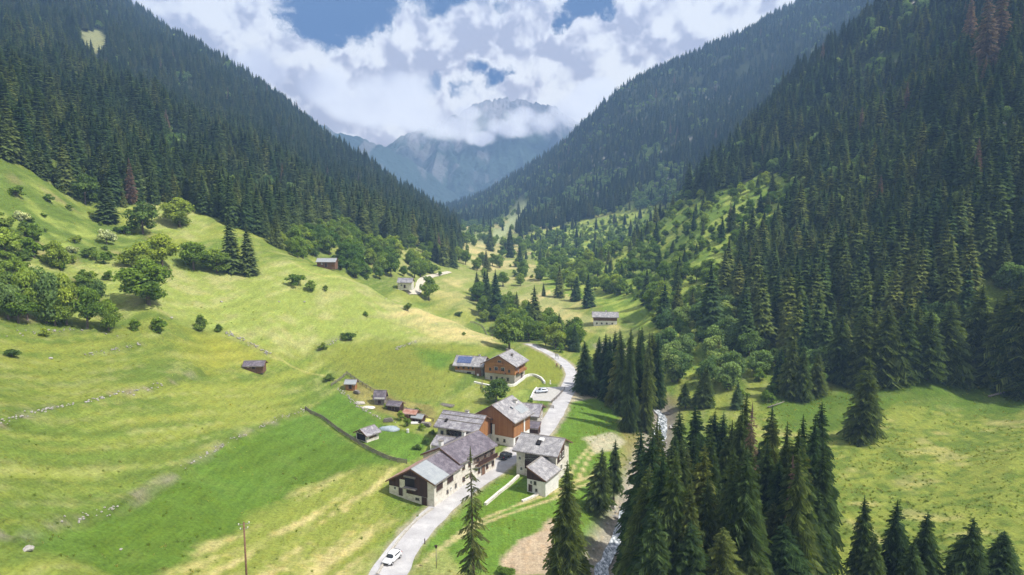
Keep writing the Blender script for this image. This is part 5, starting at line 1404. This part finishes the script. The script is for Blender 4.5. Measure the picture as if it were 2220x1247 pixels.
def drum(px, py, label, col, h=.9, r=.35):
    p = hit(px, py); bm = bmesh.new(); bmesh.ops.create_cone(bm, cap_ends=True, segments=16, radius1=r, radius2=r, depth=h, matrix=Matrix.Translation((0, 0, h / 2)))
    for zz in (h * .33, h * .66, h * .98): bmesh.ops.create_cone(bm, cap_ends=True, segments=16, radius1=r * 1.07, radius2=r * 1.07, depth=.05, matrix=Matrix.Translation((0, 0, zz)))
    me = bpy.data.meshes.new('drum'); bm.to_mesh(me); bm.free()
    o = link('drum', me, noisy('drum_paint', [(.3, tuple(c * .8 for c in col)), (.7, col)], 3, 3, .5)); o.location = p; return tag(o, label, 'drum')
drum(884, 938, 'white drum standing alone in the fenced garden', (.7, .7, .68)); drum(858, 932, 'small blue drum right of the tarpaulin heap', (.10, .16, .25)); drum(943, 958, 'pale drum at the corner of the grey roofed house', (.5, .5, .5))

# ---- fences
M_POST = noisy('fence_wood', [(.3, (.11, .09, .075)), (.7, (.26, .23, .20))], 5, 4)
def fence(pts, label, step=2.0, h=1.05, rails=(.35, .65, .95), px=True, m=None, rail_h=.12):
    ln = spline(hits(pts) if px else pts, .25)
    seg = np.concatenate([[0], np.cumsum(np.linalg.norm(np.diff(ln, axis=0), axis=1))])
    n = max(1, int(seg[-1] / step)); tt = np.linspace(0, seg[-1], n + 1)
    X = np.interp(tt, seg, ln[:, 0]); Y = np.interp(tt, seg, ln[:, 1]); Z = Hg(X, Y)
    root = empty('wooden_fence', (X[0], Y[0], Z[0]), 0, label, 'fence')
    for x, y, z in zip(X, Y, Z):
        c_ = boxes('post', [(-.07, .07, -.07, .07, -.4, h * random.uniform(.95, 1.1))], m or M_POST, root) if (x, y) == (X[0], Y[0]) else None
        if c_ is None:
            c_ = bpy.data.objects.new('post', first); COL.objects.link(c_); c_.parent = root
        else: first = c_.data
        c_.location = (x - X[0], y - Y[0], z - Z[0])
    V = []; Fc = []
    for i in range(n):
        a = Vector((X[i] - X[0], Y[i] - Y[0], Z[i] - Z[0])); b_ = Vector((X[i + 1] - X[0], Y[i + 1] - Y[0], Z[i + 1] - Z[0])); nn = Vector((-(b_ - a).y, (b_ - a).x, 0)).normalized() * .035
        for rz_ in rails:
            q = len(V)
            for P0 in (a, b_):
                for sd in (-1, 1):
                    for dz in (-rail_h / 2, rail_h / 2):
                        V.append(P0 + nn * sd + Vector((0, 0, rz_ + dz + random.uniform(-.03, .03))))
            Fc += [(q, q + 1, q + 3, q + 2), (q + 4, q + 6, q + 7, q + 5), (q, q + 4, q + 5, q + 1), (q + 2, q + 3, q + 7, q + 6), (q + 1, q + 5, q + 7, q + 3), (q, q + 2, q + 6, q + 4)]
    me = bpy.data.meshes.new('rail'); me.from_pydata(V, [], Fc); link('rail', me, m or M_POST, root)
    return root
fence([(662,889),(700,910),(740,940),(790,972),(840,997),(882,1006)], 'long grey plank fence along the lower side of the garden', 2.0, 1.15, (.25, .5, .75, 1.0), rail_h=.17)
fence([(718,838),(736,826),(752,812)], 'short fence climbing to the corner above the orange shed', 2.0)
fence([(752,812),(790,838),(830,862),(870,885),(910,905),(940,915)], 'wooden fence behind the garden sheds', 2.0)
fence([(1140,880),(1168,884),(1200,886)], 'fence between the parking area and the small stone house', 2.2, 1.0)
fence([(1196,874),(1210,862),(1224,846)], 'fence along the grass strip right of the parking area', 2.2, 1.0)
fence([(1046,832),(1046,846),(1060,862)], 'short fence below the upper chalet', 2.0, .9)
fence([(1020,700),(1050,716),(1072,730)], 'short fence at the far crest of the tan meadow', 2.2, 1.0)
# poles, posts and signs
def rod(bm, a, b_, r0, r1, n=8):
    a = Vector(a); b_ = Vector(b_); d = b_ - a
    bmesh.ops.create_cone(bm, cap_ends=True, segments=n, radius1=r0, radius2=r1, depth=d.length, matrix=Matrix.Translation((a + b_) / 2) @ d.to_track_quat('Z', 'Y').to_matrix().to_4x4())
def bm_obj(name, fn, m, parent=None):
    bm = bmesh.new(); fn(bm); me = bpy.data.meshes.new(name); bm.to_mesh(me); bm.free()
    for p in me.polygons: p.use_smooth = len(p.vertices) == 4
    return link(name, me, m, parent)
Yp = 86.0; xp = ray(537, 1300)[0] * Yp; zb0 = float(Hg(xp, Yp)); zt = CAM_Z + ray(531, 1132)[1] * Yp
tp_ = empty('utility_pole', (xp, Yp, zb0), R(25), 'tall brown wooden utility pole in the meadow at the bottom', 'pole')
Hh = zt - zb0
bm_obj('pole', lambda bm: rod(bm, (0, 0, -1), (0, 0, Hh), .17, .11, 10), M_BWOOD, tp_)
bm_obj('crossarm', lambda bm: (rod(bm, (-.7, .1, Hh - .35), (.7, .1, Hh - .35), .05, .05), rod(bm, (-.5, .1, Hh - 1.0), (.5, .1, Hh - 1.0), .045, .045)), M_GWOOD, tp_)
for x_ in (-.65, .65, -.45, .45):
    zz_ = Hh - .35 if abs(x_) > .5 else Hh - 1.0
    bm_obj('insulator', lambda bm: (rod(bm, (x_, .1, zz_), (x_, .1, zz_ + .18), .05, .08, 10), rod(bm, (x_, .1, zz_ + .18), (x_, .1, zz_ + .24), .10, .05, 10)), M_WHITE, tp_)
p = hit(946, 1232)
st_ = empty('lamp_post', (p.x, p.y, p.z), R(20), 'thin post with a small dark head beside the twin track', 'lamp post')
bm_obj('post', lambda bm: rod(bm, (0, 0, -.4), (0, 0, 3.6), .06, .05), M_GWOOD, st_); bm_obj('lamp_head', lambda bm: (rod(bm, (0, 0, 3.5), (0, 0, 3.95), .12, .26, 10), rod(bm, (0, 0, 3.95), (0, 0, 4.1), .28, .05, 10)), M_DWOOD, st_); bm_obj('bracket', lambda bm: rod(bm, (0, 0, 3.6), (-.35, 0, 4.0), .03, .03), M_GWOOD, st_)
p = hit(921, 1180); o = bm_obj('marker_post', lambda bm: (rod(bm, (0, 0, -.2), (0, 0, 1.0), .10, .09), rod(bm, (0, 0, 1.0), (0, 0, 1.1), .09, .02)), M_DWOOD); o.location = p; tag(o, 'small dark marker post at the right edge of the near road', 'post')
p = hit(934, 984); o = bm_obj('white_post', lambda bm: (rod(bm, (0, 0, -.3), (0, 0, 2.3), .09, .08), rod(bm, (0, 0, 2.3), (0, 0, 2.4), .11, .04)), M_WHITE); o.location = p; tag(o, 'white post standing behind the long house', 'post')
p = hit(1207, 778); sg_ = empty('notice_board', p, R(-20), 'small pale notice board at the outer edge of the far road bend', 'sign')
bm_obj('post', lambda bm: (rod(bm, (-.6, 0, -.2), (-.6, 0, 1.9), .06, .06), rod(bm, (.6, 0, -.2), (.6, 0, 1.9), .06, .06)), M_GWOOD, sg_); boxes('board', [(-.7, .7, -.05, .05, .9, 1.9)], M_WHITE, sg_); boxes('board_roof', [(-.85, .85, -.2, .2, 1.9, 2.0)], M_GWOOD, sg_)
p = hit(1193, 833); o = bm_obj('garden_statue', lambda bm: (rod(bm, (0, 0, -.1), (0, 0, .5), .3, .25), rod(bm, (0, 0, .5), (0, 0, 1.1), .2, .12), bmesh.ops.create_icosphere(bm, subdivisions=2, radius=.2, matrix=Matrix.Translation((0, 0, 1.25)))), M_WHITE); o.location = p; tag(o, 'small pale garden ornament on the lawn above the parking area', 'ornament')
# fallen trunks
for a_, b_, r_, lb in [((2143, 862), (2225, 842), .3, 'long bare fallen trunk on the right meadow edge'), ((1664, 886), (1700, 876), .22, 'pale fallen trunk left of the lone meadow spruce')]:
    A = hit(*a_); B = hit(*b_) or A + Vector((8, 2, 1)); o = bm_obj('fallen_trunk', lambda bm: (rod(bm, (0, 0, .35), tuple(B - A + Vector((0, 0, .7))), r_, r_ * .5), rod(bm, tuple((B - A) * .5 + Vector((0, 0, .5))), tuple((B - A) * .55 + Vector((.5, .4, 1.6))), .07, .03)), M_GWOOD); o.location = A; tag(o, lb, 'trunk')

# ---- cars
M_CARW, t, b = mat('white_paint'); b.inputs['Base Color'].default_value = (.78, .79, .82, 1); b.inputs['Roughness'].default_value = .3; b.inputs['Specular IOR Level'].default_value = .5
M_CARS, t, b = mat('silver_paint'); b.inputs['Base Color'].default_value = (.50, .54, .60, 1); b.inputs['Roughness'].default_value = .3; b.inputs['Metallic'].default_value = .3
M_CARD, t, b = mat('black_paint'); b.inputs['Base Color'].default_value = (.02, .022, .025, 1); b.inputs['Roughness'].default_value = .25; b.inputs['Specular IOR Level'].default_value = .6
M_TYRE, t, b = mat('tyre'); b.inputs['Base Color'].default_value = (.02, .02, .02, 1)
M_RIM, t, b = mat('rim'); b.inputs['Base Color'].default_value = (.45, .45, .47, 1); b.inputs['Metallic'].default_value = .6; b.inputs['Roughness'].default_value = .4
M_HEAD, t, b = mat('headlight_glass'); b.inputs['Base Color'].default_value = (.75, .75, .78, 1); b.inputs['Roughness'].default_value = .15
M_TAIL, t, b = mat('tail_light'); b.inputs['Base Color'].default_value = (.4, .02, .02, 1)
def loft(name, rows, m, parent, smooth=True):
    """rows: list of (x, [(y, z)...]) cross sections mirrored in y"""
    V = []; Fc = []
    k = len(rows[0][1])
    for x, sec in rows:
        for y, z in sec: V.append((x, y, z))
        for y, z in reversed(sec): V.append((x, -y, z))
    n = 2 * k
    for i in range(len(rows) - 1):
        for j in range(n): Fc.append((i * n + j, i * n + (j + 1) % n, (i + 1) * n + (j + 1) % n, (i + 1) * n + j))
    Fc += [tuple(range(n))[::-1], tuple((len(rows) - 1) * n + j for j in range(n))]
    me = bpy.data.meshes.new(name); me.from_pydata(V, [], Fc)
    bm = bmesh.new(); bm.from_mesh(me); bmesh.ops.recalc_face_normals(bm, faces=bm.faces); bm.to_mesh(me); bm.free()
    if smooth:
        for p in me.polygons: p.use_smooth = True
    o = link(name, me, m, parent)
    sb = o.modifiers.new('s', 'SUBSURF'); sb.levels = 1; sb.render_levels = 1
    return o
def car(loc, rz, paint, label, L=4.2, tall=1.5):
    r = empty('parked_car', loc, R(rz), label, 'car')
    def sec(w_, z0, z1): return [(w_ * .86, z0), (w_, z0 + .12), (w_, (z0 + z1) * .55), (w_ * .93, z1), (w_ * .5, z1 + .03)]
    k = L / 4.2
    loft('body', [(-2.10 * k, sec(.72, .35, .78)), (-2.0 * k, sec(.84, .26, .92)), (-1.3 * k, sec(.88, .22, .95)), (-.2 * k, sec(.89, .22, .93)), (.9 * k, sec(.88, .22, .90)), (1.7 * k, sec(.84, .24, .78)), (2.0 * k, sec(.76, .28, .68)), (2.1 * k, sec(.6, .35, .58))], paint, r)
    loft('cabin', [(-1.95 * k, [(.70, .9), (.66, .95), (.6, 1.0), (.5, 1.02)]), (-1.55 * k, [(.78, .9), (.74, 1.15), (.66, tall - .1), (.4, tall - .06)]), (-.6 * k, [(.80, .9), (.77, 1.2), (.68, tall - .02), (.4, tall)]), (.3 * k, [(.80, .88), (.76, 1.15), (.66, tall - .1), (.4, tall - .06)]), (1.0 * k, [(.76, .86), (.70, .90), (.6, .92), (.4, .93)])], paint, r)
    loft('windscreen', [(.28 * k, [(.70, 1.0), (.69, 1.2), (.62, tall - .14), (.4, tall - .09)]), (.62 * k, [(.70, .95), (.68, 1.05), (.62, 1.24), (.4, 1.28)]), (1.02 * k, [(.66, .90), (.64, .92), (.55, .945), (.4, .96)])], M_GLASS, r)
    boxes('side_window', [(-1.35 * k, .25 * k, .735, .765, .98, tall - .22)], M_GLASS, r); boxes('side_window', [(-1.35 * k, .25 * k, -.765, -.735, .98, tall - .22)], M_GLASS, r)
    boxes('rear_window', [(-1.84 * k, -1.76 * k, -.56, .56, 1.0, tall - .25)], M_GLASS, r)
    boxes('grille', [(2.02 * k, 2.10 * k, -.45, .45, .34, .52)], M_TYRE, r)
    for sy in (-1, 1):
        boxes('headlight', [(1.95 * k, 2.06 * k, sy * .58 - .13, sy * .58 + .13, .56, .70)], M_HEAD, r); boxes('tail_light', [(-2.09 * k, -2.0 * k, sy * .68 - .1, sy * .68 + .1, .68, .88)], M_TAIL, r)
        for sx in (-1.3, 1.32):
            wh = bm_obj('wheel', lambda bm: rod(bm, (sx * k, sy * .72, .32), (sx * k, sy * .90, .32), .32, .32, 18), M_TYRE, r)
            bm_obj('rim', lambda bm: rod(bm, (sx * k, sy * .88, .32), (sx * k, sy * .915, .32), .19, .19, 12), M_RIM, wh)
    return r
p = hit(850, 1217); car((p.x, p.y, .06), -112, M_CARW, 'white car driving towards the viewer on the near road', 4.0, 1.5)
p = hit(1174, 852); car((p.x, p.y, p.z + .13), -160, M_CARS, 'silver car standing on the pale parking area', 4.3, 1.55)
car((-1.5, 155.6, .08), 58, M_CARD, 'black car parked at the corner of the long house in the village yard', 4.0, 1.6)

# ---- two cyclists on the far road
M_SKIN, t, b = mat('skin'); b.inputs['Base Color'].default_value = (.55, .34, .25, 1)
def cyclist(px, py, rz, col, label):
    p = hit(px, py); p.z += .06
    bk_ = empty('bicycle', p, R(rz), 'bicycle under the ' + label.split(',')[0], 'bicycle')
    for x_ in (-.52, .52):
        bm = bmesh.new(); n = 20
        for i in range(n):
            a0 = 2 * math.pi * i / n; a1 = 2 * math.pi * (i + 1) / n
            rod(bm, (x_ + .33 * math.cos(a0), 0, .34 + .33 * math.sin(a0)), (x_ + .33 * math.cos(a1), 0, .34 + .33 * math.sin(a1)), .022, .022, 6)
        me = bpy.data.meshes.new('wheel'); bm.to_mesh(me); bm.free(); link('wheel', me, M_TYRE, bk_)
    bm_obj('frame', lambda bm: [rod(bm, a, b_, .02, .02, 6) for a, b_ in (((-.52, 0, .34), (-.15, 0, .3)), ((-.15, 0, .3), (-.28, 0, .82)), ((-.52, 0, .34), (-.26, 0, .78)), ((-.15, 0, .3), (.38, 0, .8)), ((-.26, 0, .78), (.36, 0, .86)), ((.52, 0, .34), (.36, 0, .92)))], M_CARD, bk_)
    bm_obj('handlebar', lambda bm: rod(bm, (.38, -.24, .96), (.38, .24, .96), .018, .018, 6), M_CARD, bk_); boxes('saddle', [(-.42, -.16, -.07, .07, .84, .90)], M_TYRE, bk_)
    me = bpy.data.meshes.new('person')
    J = [(-.26, 0, .98), (-.12, 0, 1.2), (.04, 0, 1.42), (.10, 0, 1.50), (.14, 0, 1.62), (.16, 0, 1.72),
         (.05, .19, 1.40), (.20, .22, 1.18), (.37, .20, 1.0), (.05, -.19, 1.40), (.20, -.22, 1.18), (.37, -.20, 1.0),
         (-.24, .11, .95), (.12, .12, .80), (-.08, .12, .38), (.04, .12, .30), (-.24, -.11, .95), (.02, -.12, .62), (-.22, -.12, .22), (-.10, -.12, .14)]
    E = [(0, 1), (1, 2), (2, 3), (3, 4), (4, 5), (2, 6), (6, 7), (7, 8), (2, 9), (9, 10), (10, 11), (0, 12), (12, 13), (13, 14), (14, 15), (0, 16), (16, 17), (17, 18), (18, 19)]
    me.from_pydata(J, E, [])
    o = link('person', me, noisy('jersey', [(.3, tuple(c * .8 for c in col)), (.7, col)], 5, 3)); o.location = p; o.rotation_euler.z = R(rz)
    o.modifiers.new('skin', 'SKIN'); ss = o.modifiers.new('s', 'SUBSURF'); ss.render_levels = 1; ss.levels = 1
    rad_ = [.15, .15, .16, .06, .09, .08, .07, .05, .035, .07, .05, .035, .09, .075, .045, .045, .09, .075, .045, .045]
    for v_, r_ in zip(me.skin_vertices[0].data, rad_): v_.radius = (r_, r_)
    me.skin_vertices[0].data[0].use_root = True
    tag(o, label, 'person')
    bm_obj('helmet', lambda bm: bmesh.ops.create_uvsphere(bm, u_segments=12, v_segments=8, radius=.13, matrix=Matrix.Translation((.15, 0, 1.72)) @ Matrix.Diagonal((1.15, .9, .75, 1))), M_WHITE, o)
cyclist(1207, 797, -60, (.35, .12, .12), 'cyclist in a red top, left of two on the far road')
cyclist(1216, 801, -60, (.10, .12, .22), 'cyclist in a dark blue top, right of two on the far road')
# ------------------------------------------------------------------ far mountains beyond the valley's air
def mountain(name, sil, D, front, back, amp, seed, green, nx=460, ny=280, base_py=470):
    pts = sorted(sil); X0 = ray(pts[0][0], 0)[0] * D; X1 = ray(pts[-1][0], 0)[0] * D
    xs = np.linspace(X0, X1, nx); sx = [ray(p[0], 600)[0] * D for p in pts]; sz = [CAM_Z + ray(*p)[1] * D for p in pts]
    crest = np.interp(xs, sx, sz)
    zb_ = CAM_Z + ray(1000, base_py)[1] * D - 60
    ys = np.concatenate([np.linspace(D - front, D, int(ny * .75)), np.linspace(D, D + back, int(ny * .25))[1:]])
    X, Y = np.meshgrid(xs, ys); CR = np.broadcast_to(crest, X.shape)
    k = np.where(Y <= D, (Y - (D - front)) / front, 1 - (Y - D) / back)
    rid = 1 - np.abs(2 * fbm(X / 700 + seed, Y / 1400, seed, 5, .55) - 1)
    spur = 1 - np.abs(2 * fbm(X / 260, Y / 1500 + X / 2600, seed + 7, 4, .5) - 1)
    wgt = np.sin(np.clip(k, 0, 1) * np.pi)
    Z = zb_ + (CR - zb_) * np.clip(k, 0, 1) ** 1.15 + amp * wgt * ((rid - .75) + .8 * (spur - .75)) + (fbm(X / 60, Y / 60, seed + 3, 4) - .5) * amp * .35 + (fbm(X / 22, 0 * Y, seed + 5, 3) - .5) * amp * .12 * np.clip(k, 0, 1) ** 4
    o = link(name, grid_mesh(name, X, Y, Z)); tag(o, kind='structure')
    n_ = fbm(X / 240, Y / 300, seed + 20, 5); n2_ = fbm(X / 60, Y / 400, seed + 30, 4)
    hfrac = (Z - zb_) / (crest.max() - zb_)
    g = sstep(green - hfrac + (n_ - .5) * .9, -.1, .15)
    rock = np.array((.075, .080, .105)) + np.array((.085, .08, .09)) * sstep(n2_, .45, .65)[..., None]
    c = rock * (1 - g[..., None]) + np.array((.022, .042, .030)) * (.6 + .9 * n_[..., None]) * g[..., None]
    pale = sstep(fbm(X / 110, Y / 260, seed + 40, 4), .60, .68) * sstep(hfrac, .1, .3)
    c = c + (np.array((.22, .20, .22)) - c) * (pale * .45)[..., None]
    set_col(o.data, c.reshape(-1, 3))
    o.data.materials.append(M_MTN)
    return o
M_MTN, t, b = mat('mountain_rock')
at = t.add('ShaderNodeAttribute', attribute_name='tint').outputs['Color']
pos = t.add('ShaderNodeNewGeometry').outputs['Position']
n = t.noise(pos, .03, 6, .7)
t.l.new(t.vmath('SCALE', at, t.math('ADD', t.math('MULTIPLY', n, 1.1), .45)), b.inputs['Base Color']); bump(t, b, n, .8, 25)
mountain('left_blue_ridge', [(200, -60), (420, 90), (560, 185), (620, 225), (650, 240), (682, 252), (705, 268), (735, 285), (760, 292), (800, 300), (850, 322), (900, 352), (960, 395), (1010, 440), (1040, 470)], 4300, 1050, 900, 120, 3, 1.2)
mountain('centre_massif', [(770, 380), (830, 325), (890, 290), (950, 272), (1000, 245), (1022, 232), (1045, 220), (1085, 212), (1120, 214), (1160, 222), (1195, 232), (1240, 262), (1300, 280), (1380, 300), (1500, 330)], 6400, 1900, 1500, 230, 21, .62, base_py=455)
mountain('right_blue_ridge', [(960, 470), (1010, 425), (1060, 396), (1110, 372), (1180, 340), (1250, 300), (1350, 240), (1500, 150), (1700, 40)], 5000, 600, 700, 110, 33, 1.0)

# ------------------------------------------------------------------ cloud banks hanging on the massif (vapour volumes, sunlit brightness put in as emission)
def cloud_bank(name, blobs, y0, y1, D, seed, dens=.011, soft=.55):
    """blobs: (px, py, rx_px, rz_px) at distance D"""
    cs = [(ray(px, py)[0] * D, CAM_Z + ray(px, py)[1] * D, rx / F_PX * D, rz / F_PX * D) for px, py, rx, rz in blobs]
    x0 = min(c[0] - c[2] * 1.3 for c in cs); x1 = max(c[0] + c[2] * 1.3 for c in cs); z0 = min(c[1] - c[3] * 1.4 for c in cs); z1 = max(c[1] + c[3] * 1.4 for c in cs)
    o = boxes(name, [(x0, x1, y0, y1, z0, z1)], None); tag(o, kind='structure')
    o.data.materials.clear()
    m = bpy.data.materials.new(name); m.use_nodes = True; t = NT(m.node_tree)
    for nd in list(t.n): t.n.remove(nd)
    pos = t.add('ShaderNodeNewGeometry').outputs['Position']
    sp_ = t.add('ShaderNodeSeparateXYZ'); t.l.new(pos, sp_.inputs[0])
    n = t.noise(pos, .0024, 5, .58)
    n2_ = t.noise(pos, .0011, 3, .5)
    ymid = (y0 + y1) / 2; yr = (y1 - y0) / 2
    fy = t.math('POWER', t.math('DIVIDE', t.math('SUBTRACT', sp_.outputs[1], ymid), yr), 2.0)
    tot = None
    for cx, cz, rx, rz in cs:
        a = t.math('POWER', t.math('DIVIDE', t.math('SUBTRACT', sp_.outputs[0], cx), rx), 2.0)
        b_ = t.math('POWER', t.math('DIVIDE', t.math('SUBTRACT', sp_.outputs[2], cz), rz), 2.0)
        v = t.math('SUBTRACT', 1.0, t.math('ADD', t.math('ADD', a, b_), fy))
        tot = v if tot is None else t.math('MAXIMUM', tot, v)
    d = t.math('SUBTRACT', tot, t.math('MULTIPLY', t.math('SUBTRACT', n, .30), 2.6))
    d = t.smooth(d, -.05, soft, 0, 1)
    den = t.math('MULTIPLY', d, dens)
    ab = t.add('ShaderNodeVolumeAbsorption'); ab.inputs['Color'].default_value = (0, 0, 0, 1); t.l.new(den, ab.inputs['Density'])
    em = t.add('ShaderNodeEmission'); t.l.new(t.mix(t.smooth(t.math('ADD', n2_, t.math('MULTIPLY', t.math('SUBTRACT', n, .5), 1.2)), .35, .62), (.96, .95, .97), (.66, .65, .74)), em.inputs[0])  # glow in place of scattered sunlight, billow shading put into its colour
    t.l.new(t.math('MULTIPLY', den, CLOUD_E), em.inputs[1])
    ad = t.add('ShaderNodeAddShader'); t.l.new(ab.outputs[0], ad.inputs[0]); t.l.new(em.outputs[0], ad.inputs[1])
    oo = t.add('ShaderNodeOutputMaterial'); t.l.new(ad.outputs[0], oo.inputs['Volume'])
    o.data.materials.append(m)
    return o
CLOUD_E = 0.9
cloud_bank('clouds', [(590, 150, 120, 60), (700, 190, 90, 55), (790, 235, 120, 52), (900, 250, 110, 45), (980, 272, 95, 42), (860, 200, 160, 60), (1010, 240, 50, 26)], 4400, 5200, 4800, 1)
cloud_bank('clouds', [(1110, 280, 80, 30), (1180, 265, 70, 40), (1230, 245, 80, 50), (1280, 220, 80, 60), (1050, 300, 50, 22), (1140, 250, 60, 30)], 5200, 5900, 5500, 2)
cloud_bank('clouds', [(1000, 250, 260, 90), (1180, 240, 200, 90), (850, 260, 200, 70)], 5250, 6000, 5600, 3, .0022, 1.2)
# ------------------------------------------------------------------ tufts of taller grass standing in the near meadows
M_TUFT = foliage_mat('grass_blades', (.20, .27, .05), (.40, .40, .13), .5)
m_ = MB(); rs = np.random.RandomState(9); P_ = []
for k in range(26):
    a = rs.rand() * 6.28; r = rs.rand() * .55; x, y = r * math.cos(a), r * math.sin(a); h = .5 + .5 * rs.rand(); l = rs.normal(0, .28, 2); q = .07
    P_.append([(x - q * math.sin(a), y + q * math.cos(a), -.05), (x + q * math.sin(a), y - q * math.cos(a), -.05), (x + l[0] + .02, y + l[1], h), (x + l[0] - .02, y + l[1], h)])
m_.tri(np.array(P_), np.repeat(.75 + .5 * rs.rand(26, 1), 3, 1))
tuft = link('grass_tuft', m_.mesh('grass_tuft', M_TUFT))
p = hit(905, 1120); tuft.location = p; tuft.scale = (.5, .5, .45)
tag(tuft, 'tuft of taller grass beside the near road edging', 'grass tuft')
n0 = 150000
gy_ = 86 + (RNG.rand(n0) ** 1.3) * 150; gx_ = RNG.uniform(-.98, .98, n0) * gy_
pw = fbm(gx_ / 9, gy_ / 9, 401, 3)
ok = (RNG.rand(n0) < (sstep(pw, .42, .62) * .30 + .04) * np.where(gx_ > 20, .6, .06))
ok &= (dist_line(gx_, gy_, road_ln) > 3.6) & (dist_line(gx_, gy_, stream_ln) > 4)
for hs_ in [o for o in bpy.data.objects if o.type == 'EMPTY' and o.get('category') in ('house', 'barn', 'shed', 'annex', 'hut')]:
    mi = hs_.matrix_basis.inverted()
    lx = mi[0][0] * gx_ + mi[0][1] * gy_ + mi[0][3]; ly = mi[1][0] * gx_ + mi[1][1] * gy_ + mi[1][3]
    ok &= ~((lx > -1) & (lx < 12.5) & (ly > -1) & (ly < 14))
for pl in (yard, [(h_.x, h_.y) for h_ in hits([(1140, 872), (1158, 838), (1225, 836), (1205, 876)])], [(h_.x, h_.y) for h_ in hits([(1070, 1195), (1110, 1165), (1160, 1145), (1200, 1105), (1230, 1150), (1235, 1247), (1070, 1247)])]):
    ok &= ~inside(gx_, gy_, pl)
for l_ in trk_ln: ok &= dist_line(gx_, gy_, l_) > .9
tx, ty = gx_[ok], gy_[ok]; tz = Hg(tx, ty) + .28; hh = .16 + .30 * RNG.rand(len(tx)) ** 1.5
wood('meadow_grass', np.ones(len(tx), bool), [tuft], 'tufts of taller grass in the near meadows', 'grass', 1.3)
print('TUFTS', len(tx))
# ------------------------------------------------------------------ the valley air
xa, xb, ya, yb, za, zb2 = XS[0] - 20, XS[-1] + 20, YS[0] - 20, YS[-1] + 20, float(GZ.min()) - 3, float(GZ.max()) + 30
me = bpy.data.meshes.new('haze')
vv = [(x, y, z) for x in (xa, xb) for y in (ya, yb) for z in (za, zb2)]
me.from_pydata(vv, [], [(0, 1, 3, 2), (4, 6, 7, 5), (0, 4, 5, 1), (2, 3, 7, 6), (0, 2, 6, 4), (1, 5, 7, 3)])
hz = link('haze', me); tag(hz, kind='stuff', label='thin blue haze filling the valley air', cat='haze')
m = bpy.data.materials.new('haze'); m.use_nodes = True
t = NT(m.node_tree)
for nd in list(t.n): t.n.remove(nd)
pv = t.add('ShaderNodeVolumePrincipled')
pv.inputs['Color'].default_value = (.34, .58, 1.0, 1); pv.inputs['Density'].default_value = .00028; pv.inputs['Anisotropy'].default_value = .0
o = t.add('ShaderNodeOutputMaterial'); t.l.new(pv.outputs[0], o.inputs['Volume'])
hz.data.materials.append(m)
